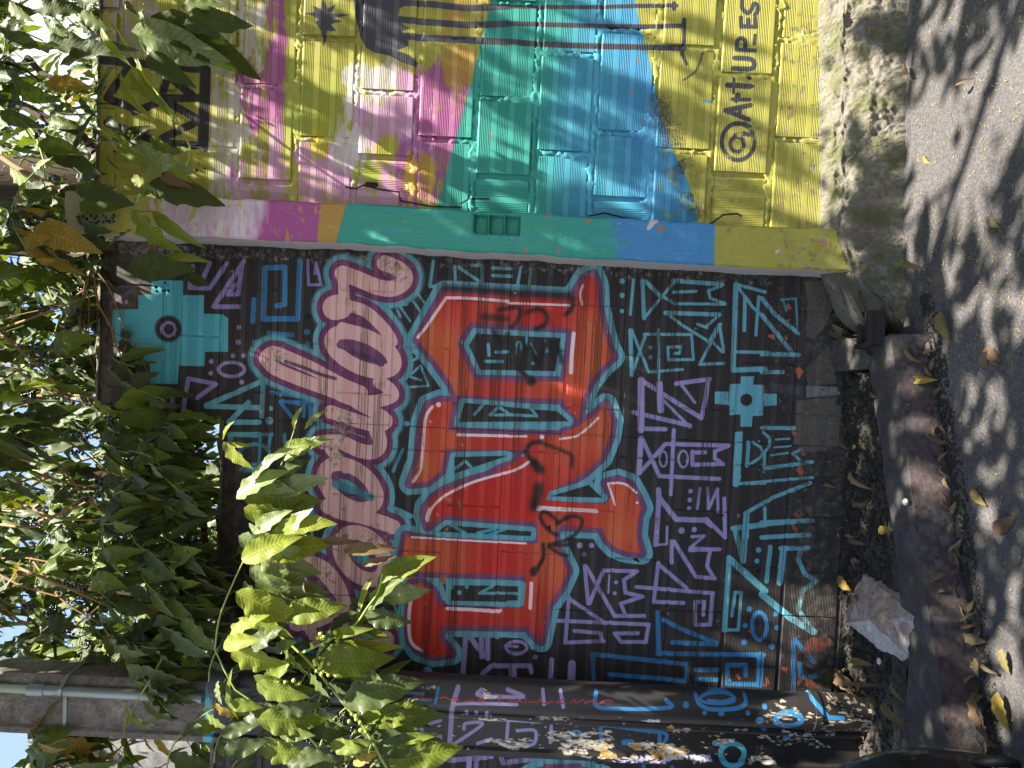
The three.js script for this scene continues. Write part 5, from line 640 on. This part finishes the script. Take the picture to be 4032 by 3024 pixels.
// ---- tree hanging over the yellow wall
const tree = new Plant('broadleaf_tree', 'broadleaf tree with brown trunk hanging over the yellow wall', 'tree', [onWall(100, 680, -1).x, BASE, -1]);
{
  const R = rng(131), tx = onWall(100, 680, -1).x;
  tree.branch([V(tx + 0.02, BASE, -1), V(tx, 0.5, -1), V(tx + 0.01, 1.8, -1.02), V(tx - 0.02, 3.2, -1), V(tx + 0.3, 4.4, -0.6)], 0.16, 0.12, bark, 'trunk');
  const h = (a, r0, r1, z0, z1, m = bark) => tree.branch(a.map(([x, y], i) => onWall(x / 1.659, y / 1.659, mix(z0, z1, i / (a.length - 1)))), r0, r1, m);
  h([[0, 650], [170, 700], [380, 820], [520, 870], [620, 1000]], 0.02, 0.017, -0.5, -0.2); h([[180, 380], [280, 480], [390, 520]], 0.016, 0.01, -0.4, -0.3); h([[0, 400], [150, 450], [250, 520], [300, 560]], 0.006, 0.004, -0.1, 0); h([[0, 1020], [120, 1100], [300, 1190], [400, 1250]], 0.012, 0.008, -0.2, -0.05, twigMat); h([[0, 690], [150, 800], [230, 880], [300, 1100]], 0.006, 0.003, -0.1, 0, greenStem); h([[640, 20], [740, 160], [830, 300], [880, 380], [960, 520], [1050, 640], [1140, 760], [1200, 880], [1245, 980], [1215, 1090]], 0.005, 0.003, 0.1, 0.42, greenStem); h([[400, 640], [560, 790], [700, 880], [770, 1000]], 0.005, 0.003, 0.1, 0.3, greenStem); h([[870, 1380], [1040, 1400], [1000, 1560], [950, 1659]], 0.003, 0.002, 0.3, 0.3, twigMat);
  const green = [DARK, DARK, MID, BLUE, MID, FRESH];
  for (let i = 0; i < 110; i++) { const x = mix(0.25, 2.4, R()), z = mix(-1.4, 0.0, R()), y = mix(1.75, 2.5, R()); tree.spray(V(x, y, z), V((R() - 0.5) * 1.4, 0.5, 0.5 + R() * 0.6), 0.4 + R() * 0.3, 9, 0.2, R() < 0.08 ? [YEL, LIME] : green, 1.5); }
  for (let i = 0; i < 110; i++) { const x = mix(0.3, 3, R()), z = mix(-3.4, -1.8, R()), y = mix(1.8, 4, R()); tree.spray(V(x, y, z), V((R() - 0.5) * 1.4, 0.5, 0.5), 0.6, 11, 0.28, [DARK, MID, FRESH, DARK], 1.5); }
  const H = (a) => a.map(([bx, by, tx2, ty, tone, v, z]) => [bx / 1.659, by / 1.659, tx2 / 1.659, ty / 1.659, tone, v, z]);
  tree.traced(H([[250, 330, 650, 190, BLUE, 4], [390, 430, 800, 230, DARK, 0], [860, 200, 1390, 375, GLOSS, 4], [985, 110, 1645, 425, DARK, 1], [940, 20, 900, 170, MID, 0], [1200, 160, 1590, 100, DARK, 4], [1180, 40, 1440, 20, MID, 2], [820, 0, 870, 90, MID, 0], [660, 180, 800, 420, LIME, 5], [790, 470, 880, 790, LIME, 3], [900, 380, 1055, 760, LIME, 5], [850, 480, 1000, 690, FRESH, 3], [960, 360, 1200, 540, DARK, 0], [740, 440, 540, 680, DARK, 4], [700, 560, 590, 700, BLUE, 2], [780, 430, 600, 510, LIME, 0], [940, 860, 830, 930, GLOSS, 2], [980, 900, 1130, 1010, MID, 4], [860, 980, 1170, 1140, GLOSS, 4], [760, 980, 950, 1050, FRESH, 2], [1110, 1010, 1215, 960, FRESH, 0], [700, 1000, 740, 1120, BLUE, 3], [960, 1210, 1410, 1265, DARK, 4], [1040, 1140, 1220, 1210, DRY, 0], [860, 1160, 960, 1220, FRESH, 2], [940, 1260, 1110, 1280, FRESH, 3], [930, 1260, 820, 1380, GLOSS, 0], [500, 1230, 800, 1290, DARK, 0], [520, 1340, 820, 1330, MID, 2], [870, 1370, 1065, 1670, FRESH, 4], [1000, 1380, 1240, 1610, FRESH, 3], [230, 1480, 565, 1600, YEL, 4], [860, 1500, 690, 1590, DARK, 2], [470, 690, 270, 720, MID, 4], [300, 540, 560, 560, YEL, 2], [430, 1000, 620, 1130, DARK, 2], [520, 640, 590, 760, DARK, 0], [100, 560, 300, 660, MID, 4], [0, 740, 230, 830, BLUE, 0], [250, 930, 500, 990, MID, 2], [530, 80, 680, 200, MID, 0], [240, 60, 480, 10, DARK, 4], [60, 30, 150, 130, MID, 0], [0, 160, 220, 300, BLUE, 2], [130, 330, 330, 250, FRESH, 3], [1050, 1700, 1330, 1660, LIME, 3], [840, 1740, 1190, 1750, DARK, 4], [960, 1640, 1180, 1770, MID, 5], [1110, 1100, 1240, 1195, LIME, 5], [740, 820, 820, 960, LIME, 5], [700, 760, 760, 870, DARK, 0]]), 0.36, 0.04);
  for (const [X, Y, n, g] of [[160, 370, 8], [165, 490, 8], [160, 525, 8], [470, 200, 3], [130, 870, 18], [150, 900, 16], [190, 850, 14], [240, 870, 14], [330, 850, 8], [400, 870, 9], [430, 860, 8], [220, 690, 8], [60, 80, 10, 1], [500, 530, 6, 1], [770, 600, 7, 1], [420, 930, 10, 1], [790, 660, 2], [640, 1130, 6]]) tree.bunch(onWall(X, Y, 0.25), n, 0.028, g ? berryGreen : berryBlack);
}
tree.finish(300);

// ---- leafy shoots leaning in front of the pole and mural from the left
const shoots = new Plant('leafy_shoots', 'sunlit leafy shoots leaning across the pole and pink lettering', 'shrub', [-1.95, BASE - 0.1, 0.55]);
{
  const R = rng(151), E = (x, y, z) => onWall(1000 + x / 1.62, 2000 + y / 1.62, z);
  shoots.branch([V(-1.95, BASE - 0.1, 0.55), V(-1.9, -0.6, 0.55), E(1150, 2050, 0.5), E(850, 1659, 0.5), E(720, 1420, 0.52), E(560, 1230, 0.52), E(420, 1060, 0.5), E(300, 930, 0.48), E(150, 800, 0.45)], 0.012, 0.004, greenStem, 'stem');
  shoots.branch([V(-1.95, BASE - 0.1, 0.55), V(-2.0, -0.2, 0.6), E(900, 2100, 0.5), E(530, 1659, 0.5), E(420, 1540, 0.5), E(300, 1410, 0.5), E(150, 1300, 0.48), E(-100, 1180, 0.46), E(-250, 900, 0.44)], 0.010, 0.003, greenStem, 'stem');
  shoots.branch([E(300, 930, 0.48), E(400, 880, 0.5), E(560, 800, 0.52), E(650, 740, 0.52), E(720, 640, 0.54), E(790, 540, 0.54), E(820, 420, 0.54)], 0.005, 0.0025, greenStem);
  shoots.branch([E(-250, 900, 0.44), E(-220, 700, 0.46), E(-120, 450, 0.48), E(0, 200, 0.5), E(60, 30, 0.5), onWall(1100, 1850, 0.5), onWall(1150, 1720, 0.5), onWall(1165, 1670, 0.5)], 0.0035, 0.0016, greenStem);
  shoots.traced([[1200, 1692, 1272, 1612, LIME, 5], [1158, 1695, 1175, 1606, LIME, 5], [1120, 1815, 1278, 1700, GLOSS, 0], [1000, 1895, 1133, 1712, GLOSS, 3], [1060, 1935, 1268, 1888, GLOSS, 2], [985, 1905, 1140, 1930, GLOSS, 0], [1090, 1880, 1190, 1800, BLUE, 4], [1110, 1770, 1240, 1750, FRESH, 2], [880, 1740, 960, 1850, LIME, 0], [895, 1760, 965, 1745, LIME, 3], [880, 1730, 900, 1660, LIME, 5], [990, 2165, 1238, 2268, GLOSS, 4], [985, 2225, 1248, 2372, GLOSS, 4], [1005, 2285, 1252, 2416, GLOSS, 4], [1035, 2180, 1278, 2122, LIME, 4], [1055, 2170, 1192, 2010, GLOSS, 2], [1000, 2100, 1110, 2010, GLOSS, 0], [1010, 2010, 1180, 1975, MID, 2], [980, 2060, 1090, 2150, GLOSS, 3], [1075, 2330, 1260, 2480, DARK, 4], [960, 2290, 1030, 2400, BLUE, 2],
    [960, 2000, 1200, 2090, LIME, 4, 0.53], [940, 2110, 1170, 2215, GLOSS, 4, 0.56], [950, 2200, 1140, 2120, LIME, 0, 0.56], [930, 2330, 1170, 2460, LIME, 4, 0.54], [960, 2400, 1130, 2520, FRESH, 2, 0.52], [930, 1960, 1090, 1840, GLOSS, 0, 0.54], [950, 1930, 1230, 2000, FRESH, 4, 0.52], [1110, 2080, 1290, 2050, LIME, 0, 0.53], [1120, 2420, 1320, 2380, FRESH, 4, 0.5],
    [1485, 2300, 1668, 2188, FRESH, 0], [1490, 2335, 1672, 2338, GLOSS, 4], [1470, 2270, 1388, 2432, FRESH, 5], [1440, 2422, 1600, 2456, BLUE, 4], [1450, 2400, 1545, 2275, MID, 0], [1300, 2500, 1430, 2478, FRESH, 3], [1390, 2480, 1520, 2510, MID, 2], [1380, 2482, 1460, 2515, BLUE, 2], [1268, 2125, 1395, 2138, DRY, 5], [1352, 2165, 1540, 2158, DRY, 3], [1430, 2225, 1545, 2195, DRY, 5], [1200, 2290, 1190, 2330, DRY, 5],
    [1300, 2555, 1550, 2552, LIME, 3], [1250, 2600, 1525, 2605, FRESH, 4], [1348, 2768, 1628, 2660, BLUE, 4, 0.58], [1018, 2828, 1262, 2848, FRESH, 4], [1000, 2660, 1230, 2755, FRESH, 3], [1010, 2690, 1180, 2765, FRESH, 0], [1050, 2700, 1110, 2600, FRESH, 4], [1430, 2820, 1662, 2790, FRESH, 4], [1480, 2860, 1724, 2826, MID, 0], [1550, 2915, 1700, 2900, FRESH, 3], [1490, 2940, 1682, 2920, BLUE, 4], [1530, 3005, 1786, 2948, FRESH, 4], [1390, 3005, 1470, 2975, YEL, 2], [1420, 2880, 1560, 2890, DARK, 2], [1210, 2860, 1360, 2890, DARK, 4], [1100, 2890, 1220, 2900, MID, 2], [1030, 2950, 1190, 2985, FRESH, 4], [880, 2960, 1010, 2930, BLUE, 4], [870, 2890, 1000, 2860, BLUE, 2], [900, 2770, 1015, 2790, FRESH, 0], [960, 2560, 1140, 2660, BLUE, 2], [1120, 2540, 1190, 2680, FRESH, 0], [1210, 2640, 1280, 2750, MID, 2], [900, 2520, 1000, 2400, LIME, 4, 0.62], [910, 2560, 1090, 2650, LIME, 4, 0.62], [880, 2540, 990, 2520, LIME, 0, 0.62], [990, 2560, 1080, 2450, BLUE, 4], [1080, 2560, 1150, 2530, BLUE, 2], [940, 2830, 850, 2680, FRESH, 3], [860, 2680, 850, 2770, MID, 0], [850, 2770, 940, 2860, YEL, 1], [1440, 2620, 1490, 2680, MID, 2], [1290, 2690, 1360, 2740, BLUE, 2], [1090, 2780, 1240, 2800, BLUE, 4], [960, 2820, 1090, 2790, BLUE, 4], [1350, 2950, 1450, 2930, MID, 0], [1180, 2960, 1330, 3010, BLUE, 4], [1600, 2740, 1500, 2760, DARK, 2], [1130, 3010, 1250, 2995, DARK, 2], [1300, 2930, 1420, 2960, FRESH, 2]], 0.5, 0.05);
  for (let i = 0; i < 20; i++) shoots.spray(V(mix(-1.85, -1.05, R()), mix(0.35, 1.15, R()), mix(0.25, 0.42, R())), V(0.6 + R() * 0.4, 0.1, 0.3 * (R() - 0.5)), 0.24 + R() * 0.1, 7, 0.14, [DARK, MID, BLUE, MID, FRESH], 1.3);
  for (const [x, y, n] of [[405, 855, 7], [470, 820, 6], [510, 880, 5], [420, 960, 10], [425, 1030, 10], [660, 1340, 6], [690, 1400, 6], [250, 1110, 4]]) shoots.bunch(E(x, y, 0.53), n, 0.035, berryGreen, 0.0068);
  for (const [x, y, n] of [[1050, 930, 6], [560, 1330, 14], [380, 1450, 10], [450, 1270, 6], [620, 1420, 8], [400, 1520, 10], [460, 1620, 14], [600, 1660, 8], [460, 1180, 8]]) shoots.bunch(E(x > 1000 ? 600 : x, y, 0.42), n, 0.03);
  shoots.branch([E(210, 120, 0.1), E(330, 90, 0.12), E(450, 90, 0.12), E(500, 20, 0.1)], 0.0018, 0.001, twigMat, 'twig'); shoots.branch([E(400, 235, 0.3), E(560, 280, 0.3), E(640, 330, 0.3), E(700, 370, 0.3)], 0.002, 0.001, twigMat, 'twig');
}
shoots.finish(300);

// ---- crown of the street tree above the frame: it throws the dappled shade
{
  const R = rng(171), crown = thing('street_tree', 'street tree spreading its crown over the pavement above', 'tree', [3.4, BASE - KERB, 2.6]), gs = [];
  // gaps in the crown: where flecks of sun reach the leaves, the walls and the ground
  const lit = [], gap = (p, r) => lit.push([p, r]);
  for (const [X, Y, z] of [[1100, 2230, 0.5], [1180, 2330, 0.5], [1150, 1780, 0.5], [1230, 1660, 0.5], [1080, 1880, 0.5], [950, 2480, 0.62], [1000, 2600, 0.6], [1580, 2330, 0.54], [560, 160, 0.36], [680, 180, 0.36], [800, 240, 0.36], [530, 560, 0.36], [560, 480, 0.36], [640, 620, 0.4], [430, 250, 0.36], [680, 1000, 0.36], [540, 800, 0.36], [200, 100, 0.36], [400, 130, 0.36], [620, 750, 0.36], [850, 2820, 0.5], [1500, 2720, 0.58], [1120, 2700, 0.5]]) gap(onWall(X, Y, z), z > 0.45 && Y > 1600 ? 0.15 : X > 500 ? 0.035 : 0.09);
  for (const [X, Y, z] of [[1060, 830, PZ], [1000, 830, PZ], [2600, 1640, 0], [2640, 1660, 0], [2860, 1540, 0], [2480, 2600, 0], [2620, 2640, 0], [1660, 2290, 0], [1720, 2300, 0], [2100, 2640, 0.1], [2400, 2740, 0.24], [1680, 2760, 0.24], [2380, 2930, 0.18], [2700, 2950, 0.18], [340, 2760, 0.19], [2460, 860, PZ], [2250, 960, PZ], [2050, 940, PZ], [2650, 960, PZ], [3000, 940, PZ], [3150, 1000, PZ]]) gap(onWall(X, Y, z), 0.02);
  for (const [X, Y, r] of [[3333, 1766, 0.025], [3413, 1774, 0.03], [3516, 2036, 0.03], [3429, 2075, 0.03], [3944, 1853, 0.04], [3841, 2020, 0.035], [3889, 2091, 0.04], [3992, 2345, 0.07], [3975, 2420, 0.05], [3921, 2528, 0.035], [3984, 2640, 0.08], [3940, 2740, 0.05], [3960, 2877, 0.07], [4010, 2800, 0.06], [3450, 2750, 0.03], [3936, 1544, 0.045], [3714, 1135, 0.05], [3740, 1160, 0.04], [3905, 1230, 0.045], [3421, 1143, 0.045], [3333, 1428, 0.03], [3365, 1440, 0.035], [3683, 1270, 0.03], [3992, 1190, 0.06], [3952, 1079, 0.05], [3794, 1048, 0.045], [3640, 1060, 0.035], [3540, 1370, 0.03], [3630, 1500, 0.03], [3310, 1520, 0.025], [3395, 1520, 0.025], [3980, 1300, 0.04], [3700, 1750, 0.02], [3860, 1760, 0.025], [3640, 2330, 0.02]]) gap(dropped(X, Y), r * 0.72);
  for (let i = 0; i < 26; i++) gap(onWall(mix(40, 700, R()), mix(0, 3000, R()), mix(-0.4, 0.1, R())), 0.03);
  const blocked = (p) => { for (const [q, r] of lit) { const d = p.clone().sub(q), t = d.dot(SUN); if (t > 0.05 && d.addScaledVector(SUN, -t).length() < r + 0.012) return true; } return false; };
  const leafAt = (p) => { if (inFrame(p, 140) || blocked(p)) return; const d = V(R() - 0.5, -0.3 - R() * 0.5, R() - 0.5), nr = V((R() - 0.5) * 1.2, 1, (R() - 0.5) * 1.2), L = 0.14 + R() * 0.09; gs.push(SIMPLE.clone().applyMatrix4(leafMatrix(p, d, nr, L))); };
  const place = (target, n, spread) => { const yl = 2.15 + R() * 1.5, p = target.clone().addScaledVector(SUN, (yl - target.y) / SUN.y); for (let i = 0; i < n; i++) leafAt(p.clone().add(V((R() - 0.5) * spread, (R() - 0.5) * spread, (R() - 0.5) * spread))); };
  const tryWall = (n, x0, x1, y0, y1, z, keep) => { for (let i = 0; i < n; i++) { const x = mix(x0, x1, R()), y = mix(y0, y1, R()); if (R() < keep(x, y)) place(V(x, y, z), 1, 0); } };
  const along = (x, y) => x * 1 - (y * 0.40);      // constant along the sun's streaks on the wall
  tryWall(4600, -2.4, 0.30, -1.4, 1.5, 0.02, () => 1);
  tryWall(260, 0.3, 0.56, -1.3, 1.7, PZ, (x, y) => y > 0.3 ? 1 : 0.5);
  for (let i = 0; i < 3400; i++) { const x = mix(0.5, 2.3, R()), y = mix(-1.2, 1.8, R()), a = along(x, y), e = 1 - clamp((a - 0.35) / 0.3), b = fbm(a * 11, y * 0.8 + 3, 2, 3); if (R() > clamp(e * 0.75 + (b > 0.55 ? 0.9 : 0.03))) continue;
    const p = V(x, y, YZ).addScaledVector(SUN, (1.95 + R() * 0.8 - y) / SUN.y); if (inFrame(p, 90) || blocked(p)) continue; gs.push(SIMPLE.clone().applyMatrix4(leafMatrix(p, V(R() - 0.5, -0.5, R() - 0.5), V((R() - 0.5) * 1.2, 1, (R() - 0.5) * 1.2), 0.07 + R() * 0.05))); }
  for (let i = 0; i < 1500; i++) { const x = mix(-2.4, 0.25, R()), z = mix(0.05, 2.8, R()); place(V(x, BASE - 0.1 + SLOPE * x, z), 5, 0.24); }
  for (let i = 0; i < 1550; i++) { const x = mix(0.2, 2.4, R()), z = mix(0.2, 2.8, R()), b = fbm(x * 6 + 4, z * 6, 6, 3), far = clamp((z - 0.75) * 1.2); if (R() < clamp(0.16 + far * 0.5 + (b - 0.46) * 3.4)) place(V(x, BASE - 0.1 + SLOPE * x, z), 4, 0.16); }
  for (let i = 0; i < 420; i++) { const p = V(mix(-1.1, -0.6, R()), mix(-1.35, -1.0, R()), mix(0.1, 0.6, R())); p.addScaledVector(SUN, (2.2 + R() * 1.3 - p.y) / SUN.y); gs.push(SIMPLE.clone().applyMatrix4(leafMatrix(p, V(R() - 0.5, -0.5, R() - 0.5), V((R() - 0.5), 1, (R() - 0.5)), 0.15 + R() * 0.06))); }
  part(crown, 'crown', mergeGeometries(gs), TONES[MID], 'stuff');
  const B = (a, r0, r1) => { const g = tube(a, r0, r1); part(crown, 'limb', boxUV(g, 3), bark); };
  const tk = tube([V(3.4, BASE - KERB - 0.1, 2.6), V(3.38, 0.5, 2.55), V(3.3, 1.8, 2.4), V(3.1, 2.9, 2.2)], 0.17, 0.10); part(crown, 'trunk', boxUV(tk, 3), bark);
  B([V(3.1, 2.9, 2.2), V(2.4, 3.2, 1.7), V(1.5, 3.1, 1.2), V(0.6, 2.9, 1.0), V(-0.4, 2.9, 0.9)], 0.025, 0.008); B([V(2.4, 3.2, 1.7), V(2.1, 3.0, 1.0), V(1.9, 2.8, 0.5)], 0.014, 0.006); B([V(3.1, 2.9, 2.2), V(2.3, 3.5, 2.3), V(1.0, 3.6, 2.2), V(-0.2, 3.5, 1.8)], 0.022, 0.008); B([V(1.5, 3.1, 1.2), V(1.2, 2.8, 0.6), V(1.1, 2.5, 0.35)], 0.014, 0.005); B([V(1.5, 3.1, 1.2), V(1.7, 2.9, 0.7), V(1.5, 2.6, 0.45)], 0.012, 0.005);
}

// ---------------------------------------------------------------- litter on the ground
{
  const R = rng(191), cols = { y: leafMat(0.50, 0.34, 0.06, 0.2, 0.1), o: leafMat(0.28, 0.22, 0.07, 0.2, 0.1), t: leafMat(0.34, 0.24, 0.13, 0.15, 0.05), b: leafMat(0.20, 0.12, 0.07, 0.1, 0.05) }, word = { y: 'bright yellow', o: 'olive yellow', t: 'pale tan dry', b: 'dark brown' };
  const lay = (bx, by, tx, ty, k, v) => {
    const a = dropped(bx, by), b0 = dropped(tx, ty); b0.y = groundY(b0.x, b0.z); const d = b0.clone().sub(a), len = clamp(d.length(), 0.05, 0.2), path = onPath(a.x, a.z); d.y = 0.05 * len; const g = DRYLEAF[v ?? Math.floor(R() * 4)];
    const foot = a.x > 0.36 && a.z < 0.42; const o = new THREE.Mesh(g, cols[k]); shade(o); leafMatrix(V(0, 0, 0), d, V((R() - 0.5) * 0.8, 1, (R() - 0.5) * 0.8 + 0.25), len).decompose(o.position, o.quaternion, o.scale);
    o.updateMatrix(); const bb = new THREE.Box3().setFromBufferAttribute(g.clone().applyMatrix4(o.matrix).attributes.position); o.position.set(a.x, a.y - bb.min.y + (path ? 0.012 : 0.014) + (foot ? 0.02 : 0), a.z);
    o.name = numbered('fallen_leaf'); scene.add(o); const dk = a.z - kerbZ(a.x), where = foot ? 'at the mossy footing of the yellow wall' : path ? (Math.hypot(a.x + 0.85, a.z - 0.35) < 0.22 ? 'close by the pale broken rock' : a.x < -1.02 ? 'on the path by the drain pipe' : a.x > -0.1 ? 'in the broken corner below the pilaster' : dk > -0.17 ? 'on top of the concrete kerb' : 'in the dirt under the mural') : dk < 0.08 && a.x < 0.15 ? 'in the gutter against the maroon kerb face' : a.x > 0.15 ? 'on the asphalt before the yellow wall' : 'on open asphalt off the maroon kerb';
    tag(o, word[k] + (len > 0.1 ? ' long' : '') + ' fallen leaf ' + where, 'leaf', word[k] + ' leaves ' + where);
  };
  for (const a of [[3464, 362, 3512, 217, 'o', 1], [3510, 560, 3548, 350, 't', 2], [3518, 133, 3572, 253, 't', 0], [3603, 253, 3627, 301, 'b'], [3832, 337, 3880, 307, 'b', 2], [3657, 615, 3684, 648, 'y', 3], [3916, 862, 3964, 898, 't', 3], [3651, 1024, 3699, 1078, 'o', 0], [3747, 1229, 3778, 1350, 'o', 1], [3904, 1374, 3976, 1422, 'b', 3], [4000, 1386, 3964, 1530, 't', 2], [3669, 1494, 3729, 1512, 'y', 0], [3663, 1370, 3690, 1470, 't', 2], [3850, 1928, 3910, 1994, 'o', 3], [3723, 1904, 3765, 1994, 't', 1], [3290, 1880, 3320, 1940, 'o', 0], [3428, 1856, 3464, 1958, 't', 0], [3415, 1990, 3450, 1996, 'b'], [3741, 1711, 3790, 1766, 'b', 2], [3398, 1790, 3412, 1800, 't', 3], [3944, 2093, 4024, 2037, 'b', 3], [3938, 2105, 3950, 2167, 't', 2], [3481, 2093, 3525, 2080, 'y', 3], [3321, 2272, 3370, 2327, 'y', 3], [3790, 2358, 3846, 2469, 'o', 1], [3820, 2494, 3852, 2543, 'b', 0], [3840, 2506, 3914, 2537, 't', 1], [3988, 2556, 4012, 2667, 'o', 1], [3938, 2617, 3988, 2673, 't', 2], [3543, 2685, 3580, 2772, 'o', 1], [3580, 2772, 3654, 2889, 'o', 2], [3457, 2673, 3506, 2735, 'b', 2], [3907, 2728, 3951, 2963, 'b', 1], [3981, 2728, 4018, 2895, 'y', 1], [3309, 2642, 3383, 2722, 'b', 3], [3330, 2670, 3390, 2690, 'b', 1], [3370, 2600, 3405, 2617, 'o', 3], [3426, 2605, 3469, 2617, 'o', 0], [3414, 2123, 3457, 2154, 'b', 2], [3750, 2120, 3765, 2160, 'b'], [3400, 1300, 3425, 1340, 't', 2], [3350, 1265, 3380, 1300, 'y', 2], [3345, 1745, 3365, 1770, 'b'], [3355, 2760, 3400, 2790, 'b', 0], [3730, 1650, 3748, 1710, 'b', 1], [3755, 1840, 3770, 1890, 't', 0]]) lay(...a);
  for (let i = 0; i < 64; i++) { const t = R(), Y = mix(1340, 2950, t), X = mix(3662, 3888, t) + R() * R() * 34, an = R() * 6.28, l = 26 + R() * 36; lay(X, Y, X + Math.cos(an) * l * 0.4, Y + Math.sin(an) * l, ['b', 'b', 't', 'o'][Math.floor(R() * 4)]); }
  for (let i = 0; i < 26; i++) { const Y = mix(1480, 2900, R()), X = mix(3310, 3440, R()), an = R() * 6.28, l = 22 + R() * 40; lay(X, Y, X + Math.cos(an) * l * 0.4, Y + Math.sin(an) * l, ['b', 'b', 't', 'b'][Math.floor(R() * 4)]); }
  // flower stalks strewn over the asphalt, crumbs of earth and grit
  const bit = merged([new THREE.CylinderGeometry(0.0007, 0.0009, 0.012, 5).rotateZ(Math.PI / 2), new THREE.CylinderGeometry(0.0006, 0.0006, 0.007, 5).rotateZ(0.5).translate(0.0062, 0.002, 0)]);
  const strew = (name, label, cat, geo, m, n, where, s0, s1) => { const im = shade(new THREE.InstancedMesh(geo, m, n)), o = new THREE.Object3D(); for (let i = 0; i < n; i++) { const p = where(); o.position.copy(p); o.rotation.set((R() - 0.5) * 0.6, R() * 6.28, (R() - 0.5) * 0.6); o.scale.setScalar(mix(s0, s1, R())); o.updateMatrix(); im.setMatrixAt(i, o.matrix); } im.name = name; scene.add(im); tag(im, label, cat, null, 'stuff'); };
  const onRoad = (x, z) => V(x, BASE - KERB + SLOPE * x + 0.0135 + roadRelief(x, z), z), pathAt = (x, z) => V(x, BASE + SLOPE * x - 0.013 + pathRelief(x, z), z);
  strew('flower_stalks', 'tiny yellow flower stalks strewn over the asphalt', 'stalks', bit, std({ color: 0xa89648, roughness: 0.8 }), 1500, () => { for (;;) { const x = mix(-1.6, 1.8, R()), z = mix(0.35, 1.6, R()); if (!onPath(x, z) && R() < (x > 0 ? 0.8 : 0.3)) return onRoad(x, z).add(V(0, 0.0015, 0)); } }, 0.4, 1.0);
  strew('path_grit', 'brown grit and crumbs of earth on the path', 'grit', new THREE.IcosahedronGeometry(0.004, 0), M.dirt, 2600, () => { for (;;) { const x = mix(-1.6, 0.3, R()), z = R() * 0.4; if (z < kerbZ(x) - 0.16) return pathAt(x, z); } }, 0.4, 2.2);
  strew('gutter_grit', 'dark grit collected in the gutter below the kerb', 'grit', new THREE.IcosahedronGeometry(0.004, 0), M.dirt, 2200, () => { const x = mix(-1.6, 0.25, R()); const z = kerbZ(x) + 0.02 + R() ** 2 * 0.09; return onRoad(x, z); }, 0.4, 1.8);
  strew('path_straw', 'dry straw bits on the path below the mural', 'straw', bit, std({ color: 0x6e5c40, roughness: 0.9 }), 220, () => { for (;;) { const x = mix(-1.5, 0.3, R()), z = R() * 0.36; if (z < kerbZ(x) - 0.14) return pathAt(x, z).add(V(0, 0.004, 0)); } }, 0.8, 2.0);
  // a blade of weed in the broken corner
  const w = thing('weed', 'small green weed sprouting in the broken corner below the pilaster', 'plant', dropped(3345, 1245).toArray()), wp = dropped(3345, 1245); for (const [dx, dy, dz] of [[0.02, 0.09, 0.02], [-0.03, 0.07, 0.03], [0.0, 0.06, 0.05]]) { const e = shade(new THREE.Mesh(LEAVES[5], TONES[FRESH])); e.name = 'leaf'; const d = V(dx, dy, dz); leafMatrix(V(0, 0.01, 0), d, V(0, 0.3, 1), d.length()).decompose(e.position, e.quaternion, e.scale); w.add(e); }
  // white stones
  for (const [X, Y, r] of [[3863, 2795, 0.016], [3884, 2897, 0.011], [3586, 1976, 0.012], [3480, 2604, 0.01]]) { const g = new THREE.IcosahedronGeometry(r, 2), p = g.attributes.position; for (let i = 0; i < p.count; i++) { const k = 1 + (fbm(p.getX(i) * 90 + X, p.getY(i) * 90, p.getZ(i) * 90, 2) - 0.5) * 0.7; p.setXYZ(i, p.getX(i) * k, p.getY(i) * k * 0.7, p.getZ(i) * k); } g.computeVertexNormals(); const q = dropped(X, Y); g.translate(q.x, q.y + r * 0.5 + 0.012, q.z); single('white_stone', 'small rounded white stone on the ground near the kerb', 'stone', g, std({ color: 0xc8c4bc, roughness: 0.9 }), 'small white stones'); }
}

// ---------------------------------------------------------------- pale house behind, with a dead vine on its wall
{
  const z = -6.5, a = onWall(210, 2876, z), b = onWall(520, 3300, z), house = thing('house', 'pale plastered house beyond the wall with a dead brown vine', 'house', [a.x - 2, BASE, z - 2]);
  const g = new THREE.BoxGeometry(5, a.y - BASE + 0.2, 4).toNonIndexed(); g.translate(a.x - 2.5, (a.y + BASE) / 2, z - 2); part(house, 'wall', boxUV(g, 0.5), std({ map: concreteMap, color: 0xffffff, roughness: 0.9 }));
  const e = new THREE.BoxGeometry(5.2, 0.1, 4.2).toNonIndexed(); e.translate(a.x - 2.5, a.y + 0.15, z - 2); part(house, 'roof_slab', boxUV(e, 0.5), M.concrete);
  const R = rng(211), gs = [], vine = thing('dead_vine', 'dead brown vine hanging down the pale house wall', 'vine', [a.x - 0.6, a.y, z + 0.1]); for (let i = 0; i < 900; i++) { const t = R(), x = a.x - R() * 3.6, y = a.y + 0.25 - Math.pow(R(), 1.6) * (0.55 + 0.5 * fbm(x * 2, 3, 1, 3)); gs.push(SIMPLE.clone().applyMatrix4(leafMatrix(V(x, y, z + 0.03 + R() * 0.12), V(R() - 0.5, -0.8, R() - 0.5), V(R() - 0.5, 0.4, 1), 0.1 + R() * 0.08))); } part(vine, 'foliage', mergeGeometries(gs), TONES[DRY], 'stuff');
}

renderer.render(scene, camera);
